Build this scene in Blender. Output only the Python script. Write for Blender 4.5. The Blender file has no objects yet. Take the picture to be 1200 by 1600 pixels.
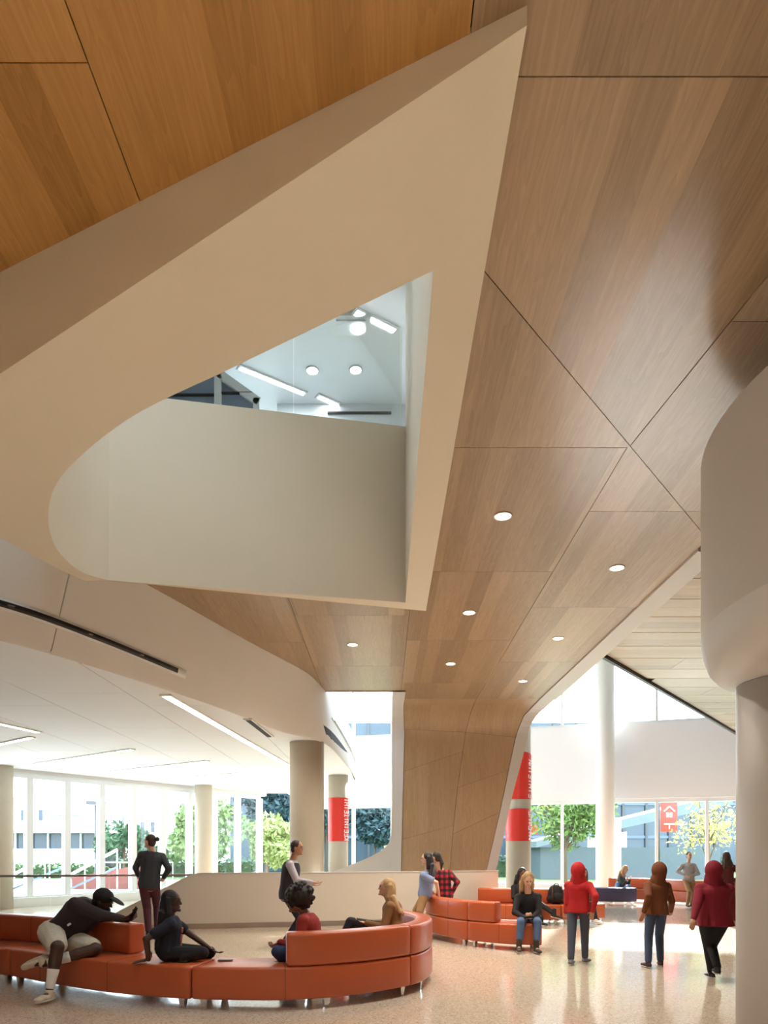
import bpy, bmesh, math, random
from mathutils import Vector, Matrix, noise
random.seed(7)
R = math.radians
scene = bpy.context.scene
col = scene.collection
EYE = 1.55            # camera height, all plan depths run along +Y

# ------------------------------------------------------------------ camera
cam_data = bpy.data.cameras.new('camera')
cam_data.sensor_fit = 'HORIZONTAL'
cam_data.sensor_width = 36.0
cam_data.lens = 36.0 * 1100 / 1200
cam_data.shift_y = 535 / 1200
cam_data.clip_end = 600
cam = bpy.data.objects.new('camera', cam_data)
cam.location = (0, 0, EYE)
cam.rotation_euler = (R(90), 0, 0)
col.objects.link(cam)
scene.camera = cam

# ------------------------------------------------------------------ world, sun, exposure
world = bpy.data.worlds.new('sky')
scene.world = world
world.use_nodes = True
wn = world.node_tree
bg = wn.nodes['Background']
bg.inputs['Color'].default_value = (0.76, 0.88, 1.0, 1)
bg.inputs['Strength'].default_value = 5.6
sun_data = bpy.data.lights.new('sun', 'SUN')
sun_data.energy = 12.0
sun_data.angle = R(1.2)
sun_data.color = (1.0, 0.98, 0.95)
sun = bpy.data.objects.new('sun', sun_data)
sun.rotation_euler = Vector((-0.30, -0.80, -0.52)).to_track_quat('-Z', 'Y').to_euler()
sun.location = (20, 40, 30)
col.objects.link(sun)
scene.view_settings.view_transform = 'Standard'
scene.view_settings.look = 'None'
scene.view_settings.exposure = 0.95
scene.view_settings.gamma = 1.0
scene.view_settings.use_curve_mapping = False

# ------------------------------------------------------------------ materials
def srgb(r, g, b):
    f = lambda c: (c / 255) / 12.92 if c / 255 <= 0.04045 else ((c / 255 + 0.055) / 1.055) ** 2.4
    return (f(r), f(g), f(b), 1)

def new_mat(name):
    m = bpy.data.materials.new(name)
    m.use_nodes = True
    return m, m.node_tree.nodes, m.node_tree.links, m.node_tree.nodes['Principled BSDF']

MATS = {}
def plain(name, rgb, rough=0.6, metal=0.0, spec=0.5, var=0.06, scale=6.0, bump=0.0, bscale=80.0):
    """colour with a fine procedural variation"""
    if name in MATS: return MATS[name]
    m, n, l, p = new_mat(name)
    tc = n.new('ShaderNodeNewGeometry')
    nz = n.new('ShaderNodeTexNoise'); nz.inputs['Scale'].default_value = scale; nz.inputs['Detail'].default_value = 4
    l.new(tc.outputs['Position'], nz.inputs['Vector'])
    mx = n.new('ShaderNodeMix'); mx.data_type = 'RGBA'
    c = srgb(*rgb)
    mx.inputs[6].default_value = tuple(x * (1 - var) for x in c[:3]) + (1,)
    mx.inputs[7].default_value = tuple(min(1, x * (1 + var)) for x in c[:3]) + (1,)
    l.new(nz.outputs['Fac'], mx.inputs[0]); l.new(mx.outputs[2], p.inputs['Base Color'])
    p.inputs['Roughness'].default_value = rough
    p.inputs['Metallic'].default_value = metal
    p.inputs['Specular IOR Level'].default_value = spec
    if bump:
        nb = n.new('ShaderNodeTexNoise'); nb.inputs['Scale'].default_value = bscale; nb.inputs['Detail'].default_value = 3
        l.new(tc.outputs['Position'], nb.inputs['Vector'])
        b = n.new('ShaderNodeBump'); b.inputs['Strength'].default_value = bump; b.inputs['Distance'].default_value = 0.02
        l.new(nb.outputs['Fac'], b.inputs['Height']); l.new(b.outputs['Normal'], p.inputs['Normal'])
    MATS[name] = m
    return m

def emit(name, rgb, strength):
    if name in MATS: return MATS[name]
    m, n, l, p = new_mat(name)
    p.inputs['Base Color'].default_value = srgb(*rgb)
    p.inputs['Emission Color'].default_value = srgb(*rgb)
    p.inputs['Emission Strength'].default_value = strength
    MATS[name] = m
    return m

def glass(name, tint=(0.95, 0.98, 0.98), refl=0.06):
    if name in MATS: return MATS[name]
    m, n, l, p = new_mat(name)
    n.remove(p)
    out = n['Material Output']
    t = n.new('ShaderNodeBsdfTransparent'); t.inputs['Color'].default_value = tint + (1,)
    g = n.new('ShaderNodeBsdfGlossy'); g.inputs['Roughness'].default_value = 0.02
    fr = n.new('ShaderNodeFresnel'); fr.inputs['IOR'].default_value = 1.35
    mt = n.new('ShaderNodeMath'); mt.operation = 'MULTIPLY'; mt.inputs[1].default_value = refl * 10
    l.new(fr.outputs[0], mt.inputs[0])
    mx = n.new('ShaderNodeMixShader')
    l.new(mt.outputs[0], mx.inputs[0]); l.new(t.outputs[0], mx.inputs[1]); l.new(g.outputs[0], mx.inputs[2])
    l.new(mx.outputs[0], out.inputs['Surface'])
    MATS[name] = m
    return m

def wood(name, dark, light, axis='Y', strip=0.24, rough=0.38, tone=0.36):
    """oak veneer: strips of different tone, stretched grain"""
    if name in MATS: return MATS[name]
    m, n, l, p = new_mat(name)
    geo = n.new('ShaderNodeNewGeometry')
    sep = n.new('ShaderNodeSeparateXYZ'); l.new(geo.outputs['Position'], sep.inputs[0])
    oi = n.new('ShaderNodeObjectInfo')
    def math_(op, a, b=None):
        k = n.new('ShaderNodeMath'); k.operation = op
        for i, v in enumerate((a, b)):
            if v is None: continue
            if isinstance(v, (int, float)): k.inputs[i].default_value = v
            else: l.new(v, k.inputs[i])
        return k.outputs[0]
    along = math_('SUBTRACT', sep.outputs['Y'], sep.outputs['Z'])
    across = sep.outputs['X']
    if axis == 'X':
        along, across = sep.outputs['X'], sep.outputs['Y']
    # wandering veneer strips
    wob = math_('MULTIPLY', oi.outputs['Random'], 3.7)
    u = math_('ADD', math_('DIVIDE', across, strip), wob)
    idx = math_('FLOOR', u)
    wnz = n.new('ShaderNodeTexWhiteNoise'); wnz.noise_dimensions = '2D'
    cv = n.new('ShaderNodeCombineXYZ'); l.new(idx, cv.inputs[0]); l.new(wob, cv.inputs[1])
    l.new(cv.outputs[0], wnz.inputs['Vector'])
    gv = n.new('ShaderNodeCombineXYZ')
    l.new(math_('MULTIPLY', across, 34.0), gv.inputs[0]); l.new(math_('MULTIPLY', along, 0.9), gv.inputs[1])
    l.new(math_('MULTIPLY', idx, 3.1), gv.inputs[2])
    gr = n.new('ShaderNodeTexNoise'); gr.inputs['Scale'].default_value = 1.6; gr.inputs['Detail'].default_value = 7; gr.inputs['Roughness'].default_value = 0.62
    l.new(gv.outputs[0], gr.inputs['Vector'])
    # cathedral figure
    cv2 = n.new('ShaderNodeCombineXYZ')
    l.new(math_('MULTIPLY', across, 5.0), cv2.inputs[0]); l.new(math_('MULTIPLY', along, 0.55), cv2.inputs[1]); l.new(math_('MULTIPLY', idx, 1.7), cv2.inputs[2])
    wv = n.new('ShaderNodeTexNoise'); wv.inputs['Scale'].default_value = 1.0; wv.inputs['Detail'].default_value = 2
    l.new(cv2.outputs[0], wv.inputs['Vector'])
    ring = math_('FRACT', math_('MULTIPLY', wv.outputs['Fac'], 14.0))
    t = math_('ADD', math_('ADD', math_('MULTIPLY', wnz.outputs['Value'], tone), (0.36 - tone) / 2), math_('MULTIPLY', gr.outputs['Fac'], 0.62))
    t = math_('ADD', t, math_('MULTIPLY', ring, 0.13))
    t = math_('SUBTRACT', t, 0.04)
    mx = n.new('ShaderNodeMix'); mx.data_type = 'RGBA'; mx.clamp_factor = True
    mx.inputs[6].default_value = srgb(*dark); mx.inputs[7].default_value = srgb(*light)
    l.new(t, mx.inputs[0]); l.new(mx.outputs[2], p.inputs['Base Color'])
    p.inputs['Roughness'].default_value = rough
    p.inputs['Specular IOR Level'].default_value = 0.45
    b = n.new('ShaderNodeBump'); b.inputs['Strength'].default_value = 0.12; b.inputs['Distance'].default_value = 0.004
    l.new(gr.outputs['Fac'], b.inputs['Height']); l.new(b.outputs['Normal'], p.inputs['Normal'])
    MATS[name] = m
    return m

def terrazzo():
    m, n, l, p = new_mat('terrazzo')
    geo = n.new('ShaderNodeNewGeometry')
    v1 = n.new('ShaderNodeTexVoronoi'); v1.inputs['Scale'].default_value = 75
    l.new(geo.outputs['Position'], v1.inputs['Vector'])
    cr = n.new('ShaderNodeValToRGB')
    e = cr.color_ramp.elements
    e[0].position = 0.0; e[0].color = srgb(152, 138, 122)
    e[1].position = 1.0; e[1].color = srgb(224, 213, 198)
    for pos, c in ((0.18, (196, 180, 160)), (0.5, (203, 188, 168)), (0.85, (208, 194, 176))):
        k = e.new(pos); k.color = srgb(*c)
    sp = n.new('ShaderNodeSeparateColor'); l.new(v1.outputs['Color'], sp.inputs[0])
    l.new(sp.outputs[0], cr.inputs[0])
    nz = n.new('ShaderNodeTexNoise'); nz.inputs['Scale'].default_value = 0.35; nz.inputs['Detail'].default_value = 3
    l.new(geo.outputs['Position'], nz.inputs['Vector'])
    mr = n.new('ShaderNodeMapRange'); mr.inputs[3].default_value = 0.07; mr.inputs[4].default_value = 0.15
    l.new(nz.outputs['Fac'], mr.inputs[0]); l.new(mr.outputs[0], p.inputs['Roughness'])
    l.new(cr.outputs[0], p.inputs['Base Color'])
    p.inputs['Specular IOR Level'].default_value = 0.6
    return m

def plaid():
    m, n, l, p = new_mat('plaid_flannel')
    geo = n.new('ShaderNodeNewGeometry'); sep = n.new('ShaderNodeSeparateXYZ'); l.new(geo.outputs['Position'], sep.inputs[0])
    def band(o, per):
        a = n.new('ShaderNodeMath'); a.operation = 'DIVIDE'; a.inputs[1].default_value = per; l.new(o, a.inputs[0])
        f = n.new('ShaderNodeMath'); f.operation = 'FRACT'; l.new(a.outputs[0], f.inputs[0])
        g = n.new('ShaderNodeMath'); g.operation = 'GREATER_THAN'; g.inputs[1].default_value = 0.5; l.new(f.outputs[0], g.inputs[0])
        return g.outputs[0]
    a = n.new('ShaderNodeMath'); a.operation = 'ADD'; l.new(band(sep.outputs['Z'], 0.11), a.inputs[0]); l.new(band(sep.outputs['X'], 0.10), a.inputs[1])
    cr = n.new('ShaderNodeValToRGB'); cr.color_ramp.interpolation = 'CONSTANT'
    e = cr.color_ramp.elements; e[0].color = srgb(172, 22, 40); e[1].position = 0.9; e[1].color = srgb(12, 10, 14)
    k = e.new(0.3); k.color = srgb(82, 14, 24)
    h = n.new('ShaderNodeMath'); h.operation = 'MULTIPLY'; h.inputs[1].default_value = 0.5; l.new(a.outputs[0], h.inputs[0])
    l.new(h.outputs[0], cr.inputs[0]); l.new(cr.outputs[0], p.inputs['Base Color']); p.inputs['Roughness'].default_value = 0.85
    return m

M_OAK = wood('oak_veneer', (118, 93, 68), (190, 162, 130))
M_WARMLIT = wood('warm_lit_oak_veneer', (142, 98, 50), (212, 164, 100))  # the same oak with warm light painted into its colour, for the near-left bays
M_PALE = wood('pale_oak_veneer', (128, 103, 80), (200, 176, 150))
M_LEG = wood('pier_oak_veneer', (138, 110, 80), (204, 174, 138), tone=0.14)
M_SOFF = wood('bleached_oak_veneer', (126, 100, 74), (214, 194, 166), axis='X', strip=0.35)
M_WHITE = plain('white_plaster', (226, 222, 217), 0.75, var=0.02, scale=1.5, bump=0.05, bscale=40)
M_CREAM = plain('cream_plaster', (224, 213, 194), 0.8, var=0.02, scale=1.2, bump=0.05, bscale=40)
M_CEIL = plain('ceiling_white', (234, 233, 231), 0.7, var=0.015, scale=2)
M_TRIM = plain('trim_greige', (206, 202, 199), 0.5, var=0.02)
M_DARK = plain('dark_gap', (28, 26, 25), 0.8)
M_BLACKM = plain('black_metal', (22, 23, 26), 0.45)
M_ALU = plain('white_aluminium', (228, 231, 234), 0.35, var=0.01)
M_STEEL = plain('brushed_steel', (176, 172, 166), 0.28, metal=1.0, var=0.04)
M_CHROME = plain('chrome', (215, 215, 218), 0.15, metal=1.0, var=0.02)
M_CONC = plain('painted_concrete', (196, 186, 168), 0.7, var=0.04, scale=5, bump=0.08, bscale=50)
M_RED = plain('red_vinyl', (226, 58, 46), 0.3, var=0.03)
M_PRINT = plain('white_print', (240, 238, 234), 0.5)
M_LEATHER = plain('orange_leather', (186, 90, 52), 0.30, var=0.07, scale=3, bump=0.06, bscale=220)
M_SEAM = plain('leather_seam', (120, 50, 26), 0.6)
M_PURPLE = plain('plum_leather', (74, 66, 92), 0.4, var=0.05)
M_FLOOR = terrazzo()
M_GLASS = glass('clear_glass')
M_GUARD = glass('guard_glass', (0.93, 0.96, 0.95), 0.05)
M_DOWN = emit('downlight_lens', (255, 226, 186), 9.0)
M_LINE = emit('linear_light_lens', (255, 246, 232), 7.0)
M_DAYL = emit('cool_light_lens', (244, 250, 255), 14.0)

# ------------------------------------------------------------------ mesh helpers
def W(x, y, Y):
    """a point of the place, from where it is seen and how far away it stands"""
    return Vector(((x - 600) * Y / 1100, Y, EYE - (y - 1335) * Y / 1100))

def link(name, me, mat, parent=None, smooth=False):
    o = bpy.data.objects.new(name, me)
    col.objects.link(o)
    if mat: me.materials.append(mat)
    if parent: o.parent = parent
    if smooth:
        for p in me.polygons: p.use_smooth = True
    return o

def struct(o):
    o['kind'] = 'structure'; return o

def tag(o, label, cat, group=None):
    o['label'] = label; o['category'] = cat
    if group: o['group'] = group
    return o

def empty(name, loc=(0, 0, 0)):
    o = bpy.data.objects.new(name, None)
    o.location = loc; o.empty_display_size = 0.2
    col.objects.link(o); return o

class MB:
    """collects shapes into one mesh"""
    def __init__(s, off=(0, 0, 0)):
        s.v = []; s.f = []; s.off = Vector(off)
    def add(s, vs, fs):
        b = len(s.v); s.v += [Vector(x) - s.off for x in vs]; s.f += [tuple(i + b for i in f) for f in fs]; return s
    def box(s, lo, hi, rz=0, c=None):
        x0, y0, z0 = lo; x1, y1, z1 = hi
        vs = [Vector(p) for p in ((x0,y0,z0),(x1,y0,z0),(x1,y1,z0),(x0,y1,z0),(x0,y0,z1),(x1,y0,z1),(x1,y1,z1),(x0,y1,z1))]
        if c is not None:
            m = Matrix.Rotation(rz, 3, 'Z'); c = Vector(c); vs = [m @ p + c for p in vs]
        return s.add(vs, [(0,3,2,1),(4,5,6,7),(0,1,5,4),(1,2,6,5),(2,3,7,6),(3,0,4,7)])
    def prism(s, poly, z0, z1):
        """poly: (x, y) counter-clockwise; z0/z1 numbers or functions of (x, y)"""
        a = sum(poly[i][0]*poly[(i+1)%len(poly)][1]-poly[(i+1)%len(poly)][0]*poly[i][1] for i in range(len(poly)))
        if a < 0: poly = poly[::-1]
        k = len(poly)
        g = lambda z, p: z(p[0], p[1]) if callable(z) else z
        vs = [(p[0], p[1], g(z0, p)) for p in poly] + [(p[0], p[1], g(z1, p)) for p in poly]
        fs = [tuple(range(k))[::-1], tuple(range(k, 2*k))] + [(i, (i+1)%k, k+(i+1)%k, k+i) for i in range(k)]
        return s.add(vs, fs)
    def bar(s, a, b, w, h=None, up=(0, 0, 1)):
        a = Vector(a); b = Vector(b); h = h or w
        d = (b - a).normalized(); u = Vector(up)
        if abs(d.dot(u)) > 0.98: u = Vector((1, 0, 0))
        x = d.cross(u).normalized() * w / 2; y = x.cross(d).normalized() * h / 2
        vs = [a-x-y, a+x-y, a+x+y, a-x+y, b-x-y, b+x-y, b+x+y, b-x+y]
        return s.add(vs, [(0,3,2,1),(4,5,6,7),(0,1,5,4),(1,2,6,5),(2,3,7,6),(3,0,4,7)])
    def rings(s, rs, cap=True):
        k = len(rs[0]); b = [p for r in rs for p in r]; fs = []
        for i in range(len(rs) - 1):
            for j in range(k):
                fs.append((i*k+j, i*k+(j+1)%k, (i+1)*k+(j+1)%k, (i+1)*k+j))
        if cap:
            fs.append(tuple(range(k))[::-1]); fs.append(tuple((len(rs)-1)*k + j for j in range(k)))
        return s.add(b, fs)
    def lathe(s, prof, c, n=40):
        """prof: (radius, z)"""
        rs = [[(c[0]+r*math.cos(2*math.pi*j/n), c[1]+r*math.sin(2*math.pi*j/n), c[2]+z) for j in range(n)] for r, z in prof]
        return s.rings(rs)
    def cone(s, a, b, ra, rb, n=12):
        """tapered limb with rounded ends"""
        a = Vector(a); b = Vector(b); d = b - a
        L = d.length
        d = d.normalized() if L > 1e-6 else Vector((0, 0, 1))
        u = Vector((0, 0, 1)) if abs(d.z) < 0.9 else Vector((1, 0, 0))
        x = d.cross(u).normalized(); y = d.cross(x)
        rs = []
        for t in (-80, -50, -20): rs.append((a + d * ra * math.sin(R(t)), ra * math.cos(R(t))))
        for t in (20, 50, 80): rs.append((b + d * rb * math.sin(R(t)), rb * math.cos(R(t))))
        return s.rings([[c + x*r*math.cos(2*math.pi*j/n) + y*r*math.sin(2*math.pi*j/n) for j in range(n)] for c, r in rs])
    def ell(s, c, ax, ay, az, n=14, m=9):
        """ellipsoid with three axis vectors"""
        c = Vector(c); ax = Vector(ax); ay = Vector(ay); az = Vector(az); rs = []
        for i in range(m):
            t = -math.pi/2 + math.pi*(i+0.5)/m
            rs.append([c + ax*math.cos(t)*math.cos(2*math.pi*j/n) + ay*math.cos(t)*math.sin(2*math.pi*j/n) + az*math.sin(t) for j in range(n)])
        return s.rings(rs)
    def ball(s, c, r): return s.ell(c, (r,0,0), (0,r,0), (0,0,r))
    def build(s, name, mat, parent=None, smooth=False):
        me = bpy.data.meshes.new(name)
        me.from_pydata([tuple(v) for v in s.v], [], s.f); me.update()
        return link(name, me, mat, parent, smooth)

VOXEL = []
def voxel(o, size, smooth=4):
    """melt the shapes of a mesh into one continuous skin (applied together at the end)"""
    m = o.modifiers.new('melt', 'REMESH'); m.mode = 'VOXEL'; m.voxel_size = size; m.use_smooth_shade = True
    k = o.modifiers.new('soften', 'SMOOTH'); k.factor = 0.5; k.iterations = smooth
    VOXEL.append(o); return o

def clip(poly, a, b, c):
    """keep a*x + b*y <= c"""
    out = []
    for i in range(len(poly)):
        p, q = poly[i], poly[(i+1) % len(poly)]
        dp, dq = a*p[0]+b*p[1]-c, a*q[0]+b*q[1]-c
        if dp <= 0: out.append(p)
        if dp * dq < 0:
            t = dp / (dp - dq); out.append((p[0]+t*(q[0]-p[0]), p[1]+t*(q[1]-p[1])))
    return out

def area(poly):
    return abs(sum(poly[i][0]*poly[(i+1)%len(poly)][1]-poly[(i+1)%len(poly)][0]*poly[i][1] for i in range(len(poly)))) / 2 if len(poly) > 2 else 0

def spline(pts, n=8):
    """Catmull-Rom through points of any dimension"""
    pts = [Vector(p) for p in pts]; out = []
    for i in range(len(pts) - 1):
        p0 = pts[max(i-1, 0)]; p1 = pts[i]; p2 = pts[i+1]; p3 = pts[min(i+2, len(pts)-1)]
        for k in range(n):
            t = k / n
            out.append(0.5*((2*p1)+(p2-p0)*t+(2*p0-5*p1+4*p2-p3)*t*t+(3*p1-p0-3*p2+p3)*t**3))
    out.append(pts[-1]); return out

def interp(tab, x):
    if x <= tab[0][0]: return tab[0][1]
    for (a, va), (b, vb) in zip(tab, tab[1:]):
        if x <= b: return va + (vb - va) * (x - a) / (b - a)
    return tab[-1][1]

# ================================================================== THE ROOM
Hc = EYE + 3.8                                   # underside of the oak ceiling
ZROOF = 9.55
facR = lambda X: 28.75 - 0.31 * X                # right facade line
facL = lambda t: (-10.9 + 0.58 * t, 20.6 + 0.8148 * t)   # left facade line

floor = MB()
floor.prism([(-20, -5.3), (14, -5.3), (14, facR(14)), (-4.2, facR(-4.2)), facL(10.6), facL(0), (-20, 8.0)], -0.25, 0)
struct(floor.build('floor', M_FLOOR))

wf = MB().box((-20, -5.3, 0), (14, -5.0, ZROOF))
struct(wf.build('wall_front', plain('lobby_wall', (196, 186, 174), 0.8)))
wr_ = MB().box((13.7, -5.0, 0), (14.0, facR(14) - 0.2, ZROOF))
struct(wr_.build('wall_right', plain('lobby_wall', (196, 186, 174), 0.8)))

ws = MB().prism([(-20.3, -5.0), (-20.0, -5.0), (-20.0, 7.9), facL(-3.0), (facL(-3.0)[0] - 0.3, facL(-3.0)[1] + 0.2), (-20.3, 8.0)], 0, ZROOF)
struct(ws.build('wall_left_front', plain('lobby_wall', (196, 186, 174), 0.8)))

# fascia curves of the left gallery: X as a function of depth at its top and at its bottom edge
T_TAB = [(2.0, -8.6), (5.0, -6.9), (6.3, -5.9), (7.2, -5.0), (8.2, -4.15), (9.0, -3.72), (10.1, -3.27), (11.4, -2.82), (12.8, -2.33), (14.4, -1.72), (15.2, -1.52), (16.3, -1.38), (17.7, -1.24), (21.1, -1.02), (24.0, -0.96)]
B_TAB = [(2.0, -9.4), (5.0, -7.5), (6.3, -6.4), (7.2, -5.4), (8.2, -4.48), (9.1, -3.97), (10.5, -3.36), (12.1, -2.75), (14.3, -2.08), (15.0, -1.66), (15.45, -1.44), (16.2, -1.26), (17.7, -1.13), (21.1, -0.97), (24.0, -0.92)]
def smooth_tab(tab, n=6):
    return [(p[0], p[1]) for p in spline([(a, b, 0) for a, b in tab], n)]
T_S, B_S = smooth_tab(T_TAB), smooth_tab(B_TAB)
XT = lambda Y: interp(T_S, Y)
XB = lambda Y: interp(B_S, Y)
ZB = EYE + 2.5                                   # left gallery ceiling

# --- main ceiling: slab behind, oak panels below
NEAR = lambda X: 3.15 - 0.4595 * (X - 0.64)      # near edge of the white light well
FAR = lambda X: 10.73 + 0.792 * (X - 0.64)       # far edge
ceil = MB()
yend = 16.35
ceil.prism([(-8, -5), (13.7, -5), (13.7, 3.15), (0.64, 3.15), (-5.5, NEAR(-5.5)), (-8, 3.0)], Hc + 0.03, Hc + 0.55)
ceil.prism([(0.64, 3.15), (13.7, 3.15), (13.7, 8.0), (4.15, 8.0), (4.15, 17.2), (0.5, 17.2), (0.5, yend), (0.64, yend)], Hc + 0.03, Hc + 0.55)
left = [(XT(y) - 0.02, y) for y in [8.3 + 0.4 * i for i in range(20)] + [yend]]
ceil.prism([(0.64, FAR(0.64)), (0.64, yend)] + left[::-1] + [(-3.35, 7.9)], Hc + 0.03, Hc + 0.55)
ceiling = struct(ceil.build('ceiling', M_DARK))

uf = MB()
uf.prism([(-8, -5), (13.7, -5), (13.7, 3.1), (0.7, 3.1), (-5.5, NEAR(-5.5) - 0.1), (-8, 3.0)], Hc + 0.55, Hc + 0.58)
uf.prism([(0.7, 3.1), (13.7, 3.1), (13.7, 8.0), (4.15, 8.0), (4.15, 17.2), (0.7, 17.2)], Hc + 0.55, Hc + 0.58)
uf.prism([(0.64, FAR(0.64) + 0.1), (0.64, yend)] + left[::-1] + [(-3.35, 8.0)], Hc + 0.55, Hc + 0.58)
struct(uf.build('floor_upper', plain('upper_floor_pale', (214, 210, 204), 0.5)))
G = 0.0035
cols_ = {
    'A': (-3.9, -1.42, [-1.5, 0.3, 3.38, 6.45, 9.52, 12.6, 15.7, yend]),
    'B': (-1.42, 0.40, [-1.5, 2.05, 5.1, 8.15, 11.2, 14.2, yend]),
    'C': (0.40, 2.27, [-1.5, 0.4, 3.44, 6.58, 9.46, 12.5, 15.6, 17.2]),
    'D': (2.27, 3.9, [-1.5, 2.0, 5.02, 7.8, 10.83, 13.9, 17.2]),
}
DIA = (0.768, -0.640)                            # normal of the diagonal joint
DC = DIA[0] * 2.29 + DIA[1] * 6.55
SK = (1.93, 0.23)                                # skewed joint between the two front bays
SC = SK[0] * 2.29 + SK[1] * 6.55
def oak_panel(poly, mat, name='wood_panel', z=Hc, parent=None):
    if area(poly) < 0.02: return
    MB().prism(poly, z, z + 0.025).build(name, mat, parent or ceiling)
def region_split(poly):
    """parts of a panel outside the light well"""
    out = []
    a = clip(poly, 0.4595, 1, 3.15 + 0.4595 * 0.64)          # nearer than the well
    a2 = clip(a, 1, 0, 0.64)
    out.append(a2)
    out.append(clip(poly, -1, 0, -0.64))                      # right of the well
    b = clip(clip(poly, 0.792, -1, 0.792 * 0.64 - 10.83), 1, 0, 0.64)   # beyond the well
    out.append(b)
    return out
for key, (x0, x1, ys) in cols_.items():
    for y0, y1 in zip(ys, ys[1:]):
        e0, e1 = y0 + G, y1 - G
        if key in 'AB' and y1 >= yend: e1 = yend
        if key == 'A':
            n = 10
            pl = [(x1 - G, e0 + (e1 - e0) * i / n) for i in range(n + 1)]
            rl = [(max(x0, XT(e1 - (e1 - e0) * i / n)) , e1 - (e1 - e0) * i / n) for i in range(n + 1)]
            poly = pl + rl
            mat = M_WARMLIT if y0 < 5 else M_OAK
            if y0 < 5:
                poly = [(-8 if y0 < 3 else -5.4, e0), (x1 - G, e0), (x1 - G, e1), (-8 if y0 < 3 else -5.4, e1)]
            polys = [poly]
        elif key == 'B':
            mat = M_WARMLIT if y0 < 5 else M_OAK
            polys = [[(x0 + G, e0), (x1 - G, e0), (x1 - G, e1), (x0 + G, e1)]]
        elif key == 'C':
            mat = M_OAK
            wide = [(x0 + G, e0), (x1 - G if y0 >= 6.5 else 4.5, e0), (x1 - G if y0 >= 6.5 else 4.5, e1), (x0 + G, e1)]
            if y0 < 6.5:
                wide = clip(wide, SK[0], SK[1], SC - 0.01)
                nearp = clip(wide, -DIA[0], -DIA[1], -DC - G) 
                farp = clip(wide, DIA[0], DIA[1], DC - G)
                polys = [(nearp, M_OAK), (farp, M_OAK)]
            else:
                polys = [wide]
        else:
            mat = M_PALE
            wide = [(x0 + G, e0), ((x1 if y0 > 7 else 6.0) - 0.0, e0), ((x1 if y0 > 7 else 6.0), e1), (x0 + G, e1)]
            if y0 < 8.4:
                wide2 = clip(wide, -SK[0], -SK[1], -SC - 0.01) if y0 < 5.5 else wide
                polys = [(clip(wide2, -DIA[0], -DIA[1], -DC - G), M_OAK), (clip(clip(wide2, DIA[0], DIA[1], DC - G), 1, 0, 3.9), M_PALE)]
                if y0 < 5.5:
                    polys = [(clip(wide2, -DIA[0], -DIA[1], -DC - G), M_PALE), (clip(clip(wide, DIA[0], DIA[1], DC - G), 1, 0, 3.9), M_PALE)]
            else:
                polys = [wide]
        for q in polys:
            q, mm = q if isinstance(q, tuple) and not isinstance(q[0], (int, float)) else (q, mat)
            for reg in (region_split(q) if key in 'ABC' else [q]):
                oak_panel(reg, mm)
        if key == 'D' and 5 < y0 < 5.1:          # small triangle left of the skewed joint, beyond the diagonal
            pass

# --- edge trim of the oak ceiling
tr = MB()
tr.prism([(-1.45, yend), (0.5, yend), (0.5, yend + 0.06), (-1.45, yend + 0.06)], Hc - 0.02, Hc + 0.55)
tr.box((0.20, yend, Hc - 0.03), (0.50, 17.25, Hc + 0.55))
struct(tr.build('trim_1', M_TRIM))

# --- the leg: oak ribbon that turns down from the ceiling
PROF = spline([(17.2, 3.8, 0), (17.75, 3.79, 0), (18.1, 3.70, 0), (18.38, 3.50, 0), (18.55, 3.2, 0), (18.65, 2.5, 0), (18.8, 1.2, 0), (18.95, 0.0, 0), (19.1, -1.55, 0)], 8)
ARC = [0.0]
for a, b in zip(PROF, PROF[1:]): ARC.append(ARC[-1] + (b - a).length)
def prof(s):
    for i in range(len(ARC) - 1):
        if s <= ARC[i+1] or i == len(ARC) - 2:
            t = (s - ARC[i]) / (ARC[i+1] - ARC[i]); p = PROF[i].lerp(PROF[i+1], t)
            d = (PROF[i+1] - PROF[i]).normalized()
            return p, Vector((-d.y, d.x, 0))       # point (Y, h) and outward normal up/back
def s_of_h(h):
    for i in range(len(ARC) - 1):
        if PROF[i].y >= h >= PROF[i+1].y:
            return ARC[i] + (ARC[i+1] - ARC[i]) * (PROF[i].y - h) / max(1e-6, PROF[i].y - PROF[i+1].y)
    return ARC[-1]
hx = lambda tab: (lambda h: interp(tab, h))
E_OL = hx([(-1.6, 0.16), (0, 0.18), (1.5, 0.21), (3.8, 0.20)])
E_WL = hx([(-1.6, 0.45), (0, 0.47), (3.2, 0.54), (3.8, 0.50)])
E_MD = hx([(-1.6, 1.70), (0.6, 1.85), (1.8, 1.96), (2.7, 2.08), (3.2, 2.15), (3.8, 2.27)])
E_WR = hx([(-1.6, 2.35), (-0.4, 2.77), (1.1, 3.09), (2.25, 3.31), (3.1, 3.47), (3.6, 3.62), (3.8, 3.80)])
E_OR = hx([(-1.6, 2.65), (-0.25, 3.07), (1.45, 3.39), (2.6, 3.68), (3.4, 3.84), (3.65, 3.97), (3.8, 4.15)])
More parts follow.
